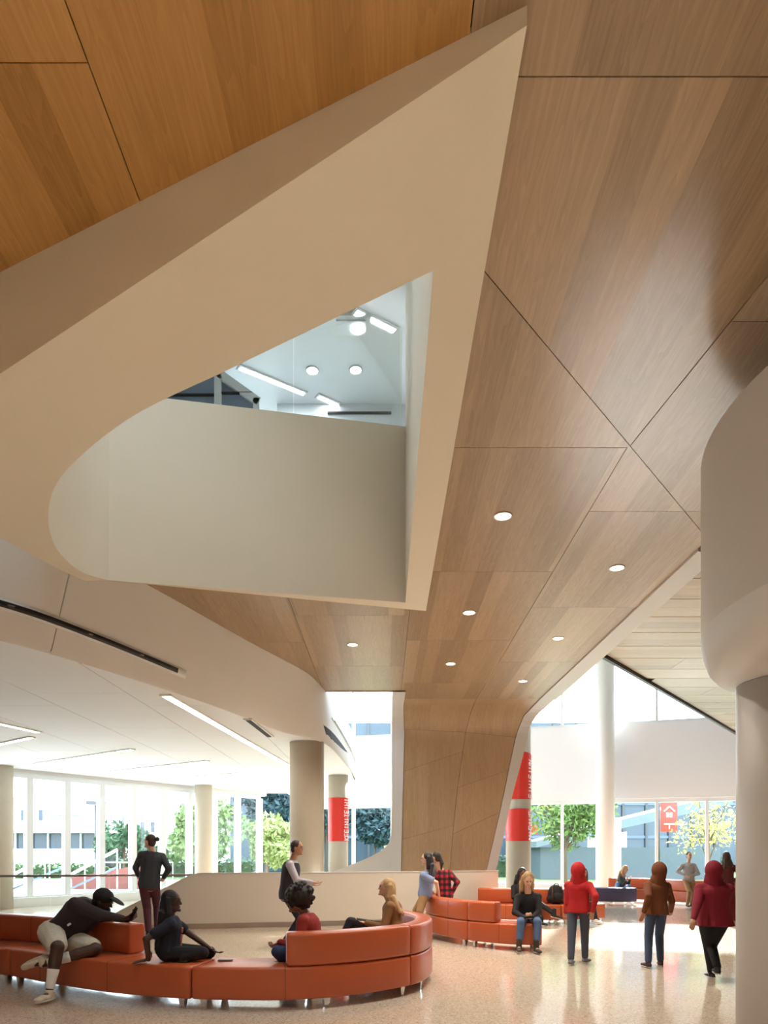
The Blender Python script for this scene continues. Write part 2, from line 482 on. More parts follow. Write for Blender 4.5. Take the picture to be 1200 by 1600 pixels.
def ribbon(name, mat, eL, eR, sL0, sL1, sR0, sR1, parent, proud=0.0, thick=0.03, nu=6, nv=14, gap=0.005):
    vs = []; fs = []
    for side in (0, 1):
        for j in range(nv + 1):
            for i in range(nu + 1):
                u = i / nu; v = j / nv
                s = (sL0 + (sL1 - sL0) * v) * (1 - u) + (sR0 + (sR1 - sR0) * v) * u
                p, nrm = prof(max(0, min(ARC[-1], s)))
                x = eL(p.y) + gap + (eR(p.y) - eL(p.y) - 2 * gap) * u
                off = -proud if side == 0 else thick
                vs.append((x, p.x + nrm.x * off, EYE + p.y + nrm.y * off))
    w = nu + 1; N = w * (nv + 1)
    for j in range(nv):
        for i in range(nu):
            a = j*w+i
            fs.append((a, a+w, a+w+1, a+1)); fs.append((N+a, N+a+1, N+a+w+1, N+a+w))
    for j in range(nv):
        a = j*w; fs.append((a, N+a, N+a+w, a+w)); a = j*w+nu; fs.append((a, a+w, N+a+w, N+a))
    for i in range(nu):
        fs.append((i, i+1, N+i+1, N+i)); a = nv*w+i; fs.append((a, N+a, N+a+1, a+1))
    o = MB().add(vs, fs).build(name, mat, parent)
    for p in o.data.polygons: p.use_smooth = False
    return o
leg = empty('wood_pier', (2.0, 18.9, 0))
tag(leg, 'oak-clad pier that folds down from the wood ceiling between white borders', 'pier')
class Off: pass
def into(o, parent):
    """keep world place while becoming a part"""
    o.parent = parent; o.matrix_parent_inverse = Matrix.Translation(-parent.location); return o
g = 0.005
sH = s_of_h
S_END = ARC[-1]
lp = []
S0 = 0.62
lp.append(ribbon('wood_panel', M_LEG, E_WL, E_MD, 0, S0, 0, S0, None))
lp.append(ribbon('wood_panel', M_LEG, E_MD, E_WR, 0, S0, 0, S0, None))
a1, a2 = sH(3.30), sH(3.22)
lp.append(ribbon('wood_panel', M_LEG, E_WL, E_MD, S0+g, a1, S0+g, a2, None))
b1, b2, b3 = sH(3.22), sH(3.10), sH(3.05)
lp.append(ribbon('wood_panel', M_LEG, E_MD, E_WR, S0+g, b1, S0+g, b2, None))
c1, c2 = sH(2.2), sH(2.72)
lp.append(ribbon('wood_panel', M_LEG, E_WL, E_MD, a1+g, c1, a2+g, c2, None))
d1, d2 = sH(1.78), sH(2.23)
lp.append(ribbon('wood_panel', M_LEG, E_MD, E_WR, b1+g, d1, b2+g, d2, None))
e1, e2 = sH(0.40), sH(0.78)
lp.append(ribbon('wood_panel', M_LEG, E_WL, E_MD, c1+g, e1, c2+g, e2, None))
f1, f2 = sH(0.55), sH(1.12)
lp.append(ribbon('wood_panel', M_LEG, E_MD, E_WR, d1+g, f1, d2+g, f2, None))
lp.append(ribbon('wood_panel', M_LEG, E_WL, E_MD, e1+g, S_END, e2+g, S_END, None))
lp.append(ribbon('wood_panel', M_LEG, E_MD, E_WR, f1+g, S_END, f2+g, S_END, None))
lp.append(ribbon('border', M_TRIM, E_OL, E_WL, 0, S_END, 0, S_END, None, proud=0.03, thick=0.45, nv=40))
lp.append(ribbon('border', M_TRIM, E_WR, E_OR, 0, S_END, 0, S_END, None, proud=0.03, thick=0.45, nv=40))
lp.append(ribbon('core', M_DARK, E_OL, E_OR, 0, S_END, 0, S_END, None, proud=-0.035, thick=0.4, nv=30))
for o in lp: into(o, leg)
# flared white foot to the left of the leg
foot = MB()
fl = spline([(0.22, 0.9, 0), (0.18, 0.45, 0), (0.02, 0.18, 0), (-0.35, -0.05, 0), (-0.95, -0.3, 0), (-1.45, -0.5, 0)], 6)
fp = [(p.x, p.y) for p in fl] + [(-1.45, -1.55), (0.3, -1.55), (0.3, 0.9)]
vs = [(x, 18.98 - h * 0.1, EYE + h) for x, h in fp] + [(x, 19.3 - h * 0.1, EYE + h) for x, h in fp]
k = len(fp)
foot.add(vs, [tuple(range(k)), tuple(range(k, 2*k))[::-1]] + [(i, k+i, k+(i+1)%k, (i+1)%k) for i in range(k)])
into(foot.build('flared_foot', M_TRIM), leg)
# border strip of the oak ceiling along its right edge
st = MB().prism([(3.905, 8.75), (4.22, 8.95), (4.19, 17.2), (3.80, 17.2)], Hc - 0.03, Hc + 0.30)
struct(st.build('trim_2', M_TRIM))

# --- the white light well hung from the ceiling
PZ = lambda X, Y=0: EYE + 3.71 - 0.182 * (0.64 - X)
outer = [(0.64, 3.15), (-2.5, NEAR(-2.5)), (-3.9, NEAR(-3.9)), (-3.62, 6.3), (-3.47, 7.0), (-3.38, 7.4), (-3.27, 7.72)]
outer += [(-3.1, FAR(-3.1) - 0.0), (-2.0, FAR(-2.0)), (0.64, FAR(0.64))]
curve = spline([(-1.17, 4.96, 0), (-1.91, 5.25, 0), (-2.62, 5.76, 0), (-2.99, 6.27, 0), (-3.2, 6.83, 0), (-3.245, 7.25, 0), (-3.2, 7.55, 0), (-3.05, 7.81, 0)], 6)
inner = [(0.31, 4.40)] + [(p.x, p.y) for p in curve] + [(-2.4, 8.27), (-1.0, 9.27), (0.31, 10.20)]
def ring_fill(o_, i_, zf):
    bm = bmesh.new(); es = []
    for loop in (o_, i_):
        vs = [bm.verts.new((x, y, zf(x, y))) for x, y in loop]
        es += [bm.edges.new((vs[i], vs[(i+1) % len(vs)])) for i in range(len(vs))]
    bmesh.ops.triangle_fill(bm, use_beauty=True, use_dissolve=False, edges=es)
    bmesh.ops.recalc_face_normals(bm, faces=bm.faces[:])
    me = bpy.data.meshes.new('x'); bm.to_mesh(me); bm.free(); return me
well = empty('light_well', (0.0, 7.0, Hc))
tag(well, 'white teardrop-shaped light well with an angular frame hung in the oak ceiling', 'light well')
me = ring_fill(outer, inner, PZ); me.name = 'soffit'
into(link('soffit', me, M_CREAM), well)
sk = MB(); k = len(outer)
vs = [(x, y, PZ(x)) for x, y in outer] + [(x, y, Hc + 0.05) for x, y in outer]
sk.add(vs, [(i, (i+1) % k, k + (i+1) % k, k + i) for i in range(k)])
into(sk.build('outer_fascia', M_CREAM), well)
def wall_strip(pts, zlo, zhi, name, thick=0.05, smooth=False):
    """wall standing on the inner rim, its thickness away from the opening"""
    cx, cy = -1.0, 7.2; n = len(pts); A = []; B = []
    for i, (x, y) in enumerate(pts):
        p = pts[max(i - 1, 0)]; q_ = pts[min(i + 1, n - 1)]
        d = Vector((q_[0] - p[0], q_[1] - p[1], 0)).normalized(); nr = Vector((-d.y, d.x, 0))
        if nr.dot(Vector((x - cx, y - cy, 0))) < 0: nr = -nr
        A.append(((x, y, zlo(x)), (x, y, zhi(x, y)))); B.append(((x + nr.x * thick, y + nr.y * thick, zlo(x) + 0.03), (x + nr.x * thick, y + nr.y * thick, zhi(x, y))))
    rs = [[a[0], a[1], b[1], b[0]] for a, b in zip(A, B)]
    o = MB().rings(rs).build(name, M_CREAM, None, False)
    if smooth:
        for p in o.data.polygons: p.use_smooth = True
        m = o.modifiers.new('edges', 'EDGE_SPLIT'); m.split_angle = R(18)
    return into(o, well)
ztop = lambda x, y: EYE + 5.33 + (x + 2.43) / 2.74 * 0.87
wall_strip(inner[13:], PZ, lambda x, y: min(ztop(x, y), EYE + 5.2) if y < 7.85 else ztop(x, y), 'far_parapet', smooth=True)
wall_strip(inner[0:14][::-1], PZ, lambda x, y: EYE + 5.0, 'near_parapet')
wall_strip([inner[0], inner[-1]], PZ, lambda x, y: ZROOF - 0.02, 'side_wall')
# glass guard above the far parapet, two panes with a seam
for (xa, xb) in ((-2.6, -1.19), (-1.17, 0.26)):
    ya, yb = (10.20 + (xa - 0.31) * 0.714 + 0.06), (10.20 + (xb - 0.31) * 0.714 + 0.06)
    z0a, z0b = ztop(xa, 0) - 0.05, ztop(xb, 0) - 0.05
    gp = MB().add([(xa, ya, z0a), (xb, yb, z0b), (xb, yb, z0b + 1.5), (xa, ya, z0a + 1.9),
                   (xa, ya+.015, z0a), (xb, yb+.015, z0b), (xb, yb+.015, z0b + 1.5), (xa, ya+.015, z0a + 1.9)],
                  [(0,1,2,3),(5,4,7,6),(0,4,5,1),(1,5,6,2),(2,6,7,3),(3,7,4,0)])
    into(gp.build('glass_pane', M_GUARD), well)

# --- left gallery: fascia, ceiling, floor above
def lofted(name, mat, curves, parent=None, thick=0.0, smooth=True):
    n = len(curves[0]); vs = [p for c in curves for p in c]; fs = []
    for j in range(len(curves) - 1):
        for i in range(n - 1):
            fs.append((j*n+i, j*n+i+1, (j+1)*n+i+1, (j+1)*n+i))
    o = MB().add(vs, fs).build(name, mat, parent, smooth)
    if thick:
        m = o.modifiers.new('thickness', 'SOLIDIFY'); m.thickness = thick; m.offset = 0
    return o
ysF = [2.0 + 22.0 * i / 110 for i in range(111)]
def FS(Y, v, out=0.0):
    """point on the fascia; v 0 at its top, 1 at its bottom, out metres proud"""
    zt, zb = Hc + 0.02, ZB
    x = XT(Y) + (XB(Y) - XT(Y)) * v
    dx = (XT(Y + 0.1) - XT(Y - 0.1)) / 0.2
    L = math.hypot(1, dx)
    return Vector((x + out / L, Y - out * dx / L, zt + (zb - zt) * v))
seamY = 8.75
for y0, y1 in ((2.0, seamY - 0.006), (seamY + 0.006, 24.0)):
    yy = [y0 + (y1 - y0) * i / 70 for i in range(71)]
    o = lofted('wall_left' if y0 > 5 else 'wall_left_near', M_WHITE, [[FS(y, v) for y in yy] for v in (0, 0.5, 0.97)] + [[FS(y, 1.0, -0.035) for y in yy]])
    struct(o)
o = lofted('seam_backing', M_TRIM, [[FS(seamY + d, v, -0.012) for d in (-0.05, 0.05)] for v in (0, 0.5, 0.97)]); o.parent = bpy.data.objects['wall_left']
# slab end and floor above
gs = MB()
edge = [(FS(y, 1.0, -0.02).x, y) for y in [2 + 0.5 * i for i in range(45)]]
gs.prism(edge + [(-4.2, facR(-4.2) - 0.3), facL(10.3), facL(-2), (-20, 6), (-20, 2)], ZB + 0.06, ZB + 0.4)
struct(gs.build('ceiling_left', M_DARK))
gal = bpy.data.objects['ceiling_left']
gf = MB().prism(edge + [(-4.2, facR(-4.2) - 0.3), facL(10.3), facL(-2), (-20, 6), (-20, 2)], ZB + 0.4, ZB + 0.43)
struct(gf.build('floor_gallery', plain('upper_floor_pale', (214, 210, 204), 0.5)))
# ceiling panels, rows that run with the gallery
cw = 1.5
xk = -16.0
BX = lambda y: FS(y, 1.0, -0.03).x
FX = lambda y: -10.9 + (y - 20.6) * 0.58 / 0.8148
while xk < 0:
    yk = 2.0 + (0.9 if int(round(xk / cw)) % 2 else 0)
    while yk < 27.5:
        y0, y1 = yk + 0.006, yk + 3.0 - 0.006
        n = 8
        ysn = [y0 + (y1 - y0) * i / n for i in range(n + 1)]
        lo = lambda y: max(xk + 0.006, FX(y) - 0.1 if y > 17.5 else -30)
        hi = lambda y: min(xk + cw - 0.006, BX(min(y, 24)))
        segs = [y for y in ysn if hi(y) - lo(y) > 0.03]
        # only panels that the room can see
        if len(segs) >= 2 and abs(xk + cw / 2) < yk + 3.5 and yk > 5:
            poly = [(hi(y), y) for y in segs] + [(lo(y), y) for y in segs[::-1]]
            if area(poly) > 0.03:
                MB().prism(poly, ZB + 0.012, ZB + 0.04).build('ceiling_panel', M_CEIL, gal)
        yk += 3.0
    xk += cw
# black linear diffuser let into the fascia, with white frame
def fascia_slot(y0, y1, va, vb, wid, name, label):
    e = empty(name, FS((y0 + y1) / 2, (va + vb) / 2))
    n = 24
    ys_ = [y0 + (y1 - y0) * i / n for i in range(n + 1)]
    vv = lambda y: va + (vb - va) * (y - y0) / (y1 - y0)
    dv = wid / 1.32
    o = lofted('frame', M_CEIL, [[FS(y, vv(y) - dv, 0.012) for y in ys_], [FS(y, vv(y) + dv, 0.012) for y in ys_]], thick=0.02); into(o, e)
    o = lofted('slot', M_BLACKM, [[FS(y, vv(y) - dv * 0.55, 0.028) for y in ys_[1:-1]], [FS(y, vv(y) + dv * 0.55, 0.028) for y in ys_[1:-1]]], thick=0.01); into(o, e)
    for t in (0.2, 0.42, 0.62, 0.8):
        y = y0 + (y1 - y0) * t
        b = MB().bar(FS(y - 0.03, vv(y), 0.037), FS(y + 0.03, vv(y), 0.037), 0.03, 0.012)
        into(b.build('clip', M_STEEL), e)
    return tag(e, label, 'vent')
fascia_slot(6.2, 11.0, 0.66, 0.765, 0.065, 'linear_diffuser', 'long black linear diffuser in the white curved fascia on the left')
fascia_slot(16.9, 23.2, 0.42, 0.62, 0.022, 'linear_diffuser', 'thin black slot in the far turned end of the white fascia')

def ceiling_line(a, b, z, w, name, label, cat, mat, frame=M_CEIL, group=None):
    a = Vector((a[0], a[1], z)); b = Vector((b[0], b[1], z)); d = (b - a).normalized()
    e = empty(name, (a + b) / 2)
    into(MB().bar(a, b, w + 0.07, 0.03).build('frame', frame), e)
    into(MB().bar(a + d * 0.04 - Vector((0, 0, 0.012)), b - d * 0.04 - Vector((0, 0, 0.012)), w, 0.014).build('lens', mat), e)
    return tag(e, label, cat, group)
GL = 'linear lights in the gallery ceiling'
ceiling_line((-3.43, 11.04), (-2.68, 19.9), ZB, 0.13, 'linear_light', 'longest white linear light, running beside the curved fascia to the concrete column', 'light', M_LINE, group=GL)
lights = [((-9.6, 19.4), (-5.96, 16.7), 'slanting linear light in the gallery ceiling, second row from the camera'),
          ((-8.2, 21.2), (-4.7, 18.8), 'slanting linear light in the gallery ceiling, third row from the camera'),
          ((-7.5, 23.5), (-4.5, 21.7), 'slanting linear light in the gallery ceiling, nearest the window wall'),
          ((-8.9, 16.1), (-7.5, 15.0), 'slanting linear light at the left edge, first row from the camera'),
          ((-7.4, 13.2), (-7.05, 14.4), 'short linear light at the left edge aimed along the gallery')]
for a, b, lb in lights:
    ceiling_line(a, b, ZB, 0.09, 'linear_light', lb, 'light', M_LINE, group=GL)
ceiling_line((-2.52, 13.0), (-2.42, 14.95), ZB, 0.10, 'ceiling_diffuser', 'short black slot diffuser in the gallery ceiling near the column', 'vent', M_DARK)

# --- roof and upper storey seen through the light well
rf = MB()
rpoly = [(-20, -5.3), (14, -5.3), (14, facR(14)), (-4.2, facR(-4.2)), facL(10.6), facL(-2), (-20, 12)]
SX0, SX1, SY0, SY1 = -4.6, -0.2, 13.6, 17.4       # added unseen skylights that brighten the upper landing and the well
S2 = (0.9, 3.9, 15.0, 18.0)
S3 = (-2.9, -0.6, 4.5, 6.9)
tiles = [rpoly]
for (xa, xb, ya, yb) in ((SX0, SX1, SY0, SY1), S2, S3):
    nxt = []
    for t_ in tiles:
        nxt += [clip(t_, 1, 0, xa), clip(t_, -1, 0, -xb)]
        m_ = clip(clip(t_, -1, 0, -xa), 1, 0, xb)
        if len(m_) > 2: nxt += [clip(m_, 0, 1, ya), clip(m_, 0, -1, -yb)]
    tiles = [t_ for t_ in nxt if len(t_) > 2 and area(t_) > 0.01]
for t_ in tiles: rf.prism(t_, ZROOF, ZROOF + 0.4)
for k_, S_ in enumerate((S2, S3)):  # glazing of two more added skylights, out of view
    w6 = struct(empty('window_%d' % (6 + k_), (S_[0], S_[2], ZROOF)))
    into(MB().box((S_[0], S_[2], ZROOF + 0.2), (S_[1], S_[3], ZROOF + 0.215)).build('pane', M_GLASS), w6)
sky_e = struct(empty('window_5', (SX0, SY0, ZROOF)))  # added skylight over the landing, out of view
for i in range(3):
    xa = SX0 + (SX1 - SX0) * i / 3
    into(MB().box((xa + 0.03, SY0, ZROOF + 0.2), (xa + (SX1 - SX0) / 3 - 0.03, SY1, ZROOF + 0.215)).build('pane', M_GLASS), sky_e)
    if i: into(MB().box((xa - 0.03, SY0, ZROOF + 0.1), (xa + 0.03, SY1, ZROOF + 0.25)).build('mullion', M_ALU), sky_e)
roof = struct(rf.build('ceiling_upper', M_ALU))
def on_roof(x, y, z=ZROOF):
    Y = (z - EYE) * 1100 / (1335 - y); return ((x - 600) * Y / 1100, Y)
UP = 'lights on the upper ceiling'
for a, b, lb in (((553, 483), (620, 516), 'white linear light on the upper ceiling, highest in the light well opening'),
                 ((372, 572), (478, 615), 'long white linear light on the upper ceiling, leftmost in the light well opening'),
                 ((495, 617), (529, 632), 'short white linear light just above the parapet in the light well')):
    ceiling_line(on_roof(*a), on_roof(*b), ZROOF - 0.01, 0.075, 'linear_light', lb, 'light', M_DAYL, group=UP)
def downlight(x, y, z, r, label, group, mat, watts=0):
    e = empty('downlight', (x, y, z))
    into(MB().lathe([(r * 1.0, 0.004), (r * 1.22, 0.0), (r * 1.25, -0.008), (r * 1.02, -0.01), (r * 0.98, 0.002)], (x, y, z), 28).build('ring', M_CEIL, None, True), e)
    into(MB().lathe([(0.005, -0.007), (r, -0.007), (r, -0.003), (0.005, -0.003)], (x, y, z), 28).build('lens', mat, None), e)
    if watts:
        ld = bpy.data.lights.new('downlight_lamp', 'SPOT'); ld.energy = watts; ld.color = (1.0, 0.89, 0.75); ld.spot_size = R(130); ld.spot_blend = 1.0; ld.shadow_soft_size = 0.08
        lo_ = bpy.data.objects.new('lamp', ld); col.objects.link(lo_); lo_.parent = e; lo_.location = (0, 0, -0.03)
    return tag(e, label, 'light', group)
for x, y, lb in ((488, 578, 'round downlight on the upper ceiling beside the glass seam'), (556, 577, 'round downlight on the upper ceiling nearer the side wall')):
    p = on_roof(x, y); downlight(p[0], p[1], ZROOF - 0.01, 0.09, lb, UP, M_DAYL)
hx0, hy0 = on_roof(520, 523); hx1, hy1 = on_roof(580, 488)
hatch = empty('ceiling_hatch', (hx0, hy0, ZROOF))
into(MB().box((hx0, hy1, ZROOF - 0.05), (hx1, hy0, ZROOF - 0.01)).build('frame', M_CEIL), hatch)
into(MB().box((hx0 + 0.08, hy1 + 0.08, ZROOF - 0.07), (hx1 - 0.08, hy0 - 0.08, ZROOF - 0.045)).build('panel', M_ALU), hatch)
into(MB().lathe([(0.01, -0.02), (0.1, -0.02), (0.1, 0.0), (0.01, 0.0)], ((hx0 + hx1) / 2 + 0.1, (hy0 + hy1) / 2, ZROOF - 0.065), 24).build('lens', M_DAYL), hatch)
tag(hatch, 'square access hatch in the upper ceiling with a round light', 'hatch')
# bulkhead with a black slot at the end of the upper room
bx = MB().box((-1.9, 12.5, ZROOF - 0.7), (0.6, 12.9, ZROOF))
bulk = struct(bx.build('wall_upper', M_ALU))
sl = MB().bar((-1.0, 12.485, ZROOF - 0.17), (0.13, 12.485, ZROOF - 0.17), 0.02, 0.04)
tag(sl.build('slot_diffuser', M_BLACKM), 'thin black slot across the bulkhead of the upper room', 'vent')
# blue-grey folded wall with a white frame in the left of the opening
prof_u = [(-3.7, 5.9 - EYE), (-2.12, 5.9 - EYE), (-2.12, 7.36), (-2.64, 7.74), (-3.7, 7.95)]
k = 5
vs = [(x, 11.4, EYE + h) for x, h in prof_u] + [(x, 11.55, EYE + h) for x, h in prof_u]
uw = MB().add(vs, [tuple(range(k)), tuple(range(k, 2*k))[::-1]] + [(i, k+i, k+(i+1) % k, (i+1) % k) for i in range(k)])
uwl = struct(uw.build('wall_upper_left', plain('blue_grey_panel', (128, 144, 168), 0.6)))
for (xa, ha, xb, hb, w_, m_) in ((-2.68, 4.4, -2.68, 7.74, 0.11, M_ALU), (-2.72, 7.80, -2.02, 7.30, 0.13, M_ALU), (-2.06, 7.36, -2.06, 4.4, 0.10, M_ALU), (-3.6, 7.42, -2.74, 7.42, 0.015, M_BLACKM), (-2.62, 7.45, -2.12, 7.45, 0.015, M_BLACKM)):
    o = MB().bar((xa, 11.37, EYE + ha), (xb, 11.37, EYE + hb), 0.06, w_, up=(0, 1, 0) if xa == xb else (0, 0, 1)).build('frame_bar', m_, uwl) if xa != xb else MB().box((xa - w_ / 2, 11.34, EYE + min(ha, hb)), (xa + w_ / 2, 11.40, EYE + max(ha, hb))).build('frame_bar', m_, uwl)

# --- guard wall, glass guard and rail
gw_pts = [(-7.6, 13.85), (-5.6, 14.25), (-4.1, 14.6), (-1.24, 15.25), (0.8, 15.95), (2.75, 16.95)]
gtop = [(-7.6, 0.0), (-6.1, 0.0), (-3.95, 1.15), (2.75, 1.15)]
def along_wall(n=40):
    out = []
    for p in spline([(x, y, 0) for x, y in gw_pts], 10): out.append((p.x, p.y))
    return out
gwl = along_wall()
gpts = [p for p in gwl if p[0] > -6.05]
vs = []; fs = []
for x, y in gpts:
    z = interp(gtop, x)
    vs += [(x, y, -0.02), (x, y, z), (x - 0.03, y + 0.14, z), (x - 0.03, y + 0.14, -0.02)]
for i in range(len(gpts) - 1):
    a = 4 * i
    for j in range(4): fs.append((a + j, a + (j+1) % 4, a + 4 + (j+1) % 4, a + 4 + j))
fs.append((0, 1, 2, 3)); a = 4 * (len(gpts) - 1); fs.append((a+3, a+2, a+1, a))
gwall = tag(MB().add(vs, fs).build('guard_wall', plain('shaded_guard_plaster', (206, 198, 187), 0.75, var=0.02, scale=1.5)), 'long white guard wall with a sloping left end behind the sofas', 'wall')  # plaster colour darkened to stand in for the shade on this wall
cap = MB(); base = MB()
for (p, q) in zip(gpts, gpts[1:]):
    za, zb = interp(gtop, p[0]), interp(gtop, q[0])
    cap.bar((p[0] - 0.015, p[1] + 0.07, za + 0.008), (q[0] - 0.015, q[1] + 0.07, zb + 0.008), 0.16, 0.016)
    if p[0] > -5.9: base.bar((p[0], p[1] - 0.008, 0.055), (q[0], q[1] - 0.008, 0.055), 0.012, 0.11)
cap.build('metal_cap', M_TRIM, gwall); base.build('base_strip', M_STEEL, gwall)
gl = [p for p in gwl if p[0] < -3.7]
rail = empty('glass_guard', (-5.8, 14.2, 0)); tag(rail, 'frameless glass guard with a thin steel handrail on the left', 'railing')
for (i0, i1) in ((0, 5), (5, 10), (10, 15), (15, len(gl) - 1)):
    if i1 <= i0 or i1 >= len(gl): continue
    p, q = gl[i0], gl[i1]
    pm = MB().bar((p[0] + 0.01, p[1] + 0.1, 0.56), (q[0] - 0.01, q[1] + 0.1, 0.56), 0.012, 1.06)
    into(pm.build('glass_pane', M_GUARD), rail)
hr = MB()
ext = [(-9.2, 13.55)] + gl
for p, q in zip(ext, ext[1:]): hr.bar((p[0], p[1] + 0.1, 1.12), (q[0], q[1] + 0.1, 1.12), 0.05, 0.045)
into(hr.build('handrail', M_STEEL), rail)

# --- facade windows
def facade(name, p_of, ts, zlo, zhi, mw=0.10, sill=True, inward=(0, -1), glassy=True):
    """p_of(t) -> (x, y); ts: mullion places"""
    root = struct(empty(name, (p_of(ts[0])[0], p_of(ts[0])[1], zlo)))
    a, b = p_of(ts[0]), p_of(ts[-1])
    into(MB().bar((a[0], a[1], zhi + 0.05), (b[0], b[1], zhi + 0.05), 0.16, 0.14).build('head_frame', M_ALU), root)
    into(MB().bar((a[0], a[1], zlo - 0.05), (b[0], b[1], zlo - 0.05), 0.2 if sill else 0.14, 0.1).build('sill', M_ALU), root)
    rz = math.atan2(b[1] - a[1], b[0] - a[0])
    mu = None
    for t in ts:
        p = p_of(t)
        o = MB().box((-mw / 2, -0.1, zlo), (mw / 2, 0.1, zhi), rz, (p[0], p[1], 0)).build('mullion', M_ALU)
        into(o, root)
    for t0, t1 in zip(ts, ts[1:]):
        p, q = Vector(p_of(t0)), Vector(p_of(t1)); d = (q - p).normalized() * (mw / 2 + 0.002)
        p += d; q -= d
        o = MB().bar((p.x, p.y, (zlo + zhi) / 2), (q.x, q.y, (zlo + zhi) / 2), 0.012, zhi - zlo).build('pane', M_GLASS); into(o, root)
    return root
ZHL = EYE + 2.28
facade('window_1', facL, [-1.88 + 1.19 * i for i in range(11)], 0.32, ZHL, mw=0.19)
# header and low wall of the left facade
hd = MB()
a, b = facL(-3), facL(10.4)
hd.bar((a[0] - 0.1, a[1] + 0.06, ZHL + 0.35), (b[0] - 0.1, b[1] + 0.06, ZHL + 0.35), 0.3, 0.46)
struct(hd.build('trim_3', M_CEIL))
lw = MB().bar((a[0], a[1], 0.12), (b[0], b[1], 0.12), 0.45, 0.30); struct(lw.build('wall_left_sill', M_CEIL))
facade('window_2', facL, [-3.0 + 1.19 * i for i in range(12)], ZB + 0.6, ZROOF - 0.1, mw=0.15)
rX = [6.74 + 1.6 * i for i in range(-6, 5)]
pR = lambda X: (X, facR(X))
BL, BT = EYE + 2.04, EYE + 4.78
facade('window_3', pR, rX, 0.45, BL - 0.12, mw=0.10)
facade('window_4', pR, rX, BT + 0.1, ZROOF - 0.15, mw=0.09)
bd = MB().bar((rX[0] - 0.6, facR(rX[0] - 0.6), (BL + BT) / 2), (14, facR(14), (BL + BT) / 2), 0.36, BT - BL)
struct(bd.build('wall_back', plain('band_white', (232, 233, 236), 0.7, var=0.01)))
lw = MB().bar((rX[0] - 0.6, facR(rX[0] - 0.6), 0.17), (14, facR(14), 0.17), 0.3, 0.40); struct(lw.build('wall_back_sill', M_CEIL))

# --- right soffit: bleached boards at ceiling level beyond the strip, with a raking edge
sof = MB()
EDGE = lambda X: 13.5 + (X - 4.18) * 1.257
sof.prism([(4.2, 8.0), (13, 8.0), (13, EDGE(13)), (4.2, EDGE(4.2))], Hc + 0.07, Hc + 0.45)
soff = struct(sof.build('ceiling_right', M_DARK))
yk = 8.2; row = 0
while yk < 23.5:
    xs = [4.23 + (1.7 if row % 2 else 0) + 3.4 * i for i in range(-1, 4)]
    for x0, x1 in zip(xs, xs[1:]):
        x0 = max(x0, 4.23)
        if x1 - x0 < 0.1 or x0 > 11.5: continue
        poly = [(x0 + G, yk + 0.01), (x1 - G, yk + 0.01), (x1 - G, yk + 0.79), (x0 + G, yk + 0.79)]
        poly = clip(poly, -1.257, 1, 13.5 - 4.18 * 1.257 - 0.08)
        if area(poly) > 0.03: MB().prism(poly, Hc + 0.045, Hc + 0.07).build('wood_board', M_SOFF, soff)
    yk += 0.8; row += 1
e = MB().bar((4.18, 13.5, Hc + 0.13), (13, EDGE(13), Hc + 0.13), 0.07, 0.3)
struct(e.build('trim_4', M_BLACKM))

# --- columns
def column(x, y, r, z0, z1, label, wraps=(), name='column', mat=None):
    c = empty(name, (x, y, z0)); tag(c, label, 'column')
    into(MB().lathe([(r, z0), (r, z1)], (x, y, 0), 40).build('shaft', mat or M_CONC, None, True), c)
    for (w0, w1, dip) in wraps:
        n = 48; rr = r + 0.012
        # printed vinyl band, its ends cut on a slope or square
        f = lambda a: (-math.cos(a) * 0.5 + 0.5)
        rs = []
        lo = []; hi = []
        for j in range(n + 1):
            a = 2 * math.pi * j / n
            lo.append((x + rr * math.cos(a), y + rr * math.sin(a), w0)); hi.append((x + rr * math.cos(a), y + rr * math.sin(a), w1 + dip * math.sin(a)))
        o = lofted('vinyl_wrap', M_RED, [lo, hi], None); into(o, c)
    return c
c1 = column(-1.735, 15.85, 0.385, 0, ZB + 0.03, 'thick grey concrete column behind the guard wall')
column(-6.55, 25.55, 0.31, 0, ZB + 0.03, 'concrete column beside the window wall behind the standing person with the bun')
column(-10.93, 20.0, 0.36, 0, ZB + 0.03, 'concrete column at the left edge of the window wall')
c4 = column(-1.456, 22.4, 0.315, 0, ZB + 0.03, 'column with one red printed wrap seen beyond the guard wall', ((EYE + 0.41, EYE + 1.79, 0.0),))
c5 = column(4.2, 22.0, 0.385, 0, ZROOF, 'tall column with two red printed wraps beside the oak pier', ((EYE + 0.41, EYE + 1.36, -0.05), (EYE + 1.70, EYE + 3.06, -0.1)))
column(7.98, 25.4, 0.33, 0, ZROOF, 'plain white column standing at the tall window wall', mat=M_WHITE)
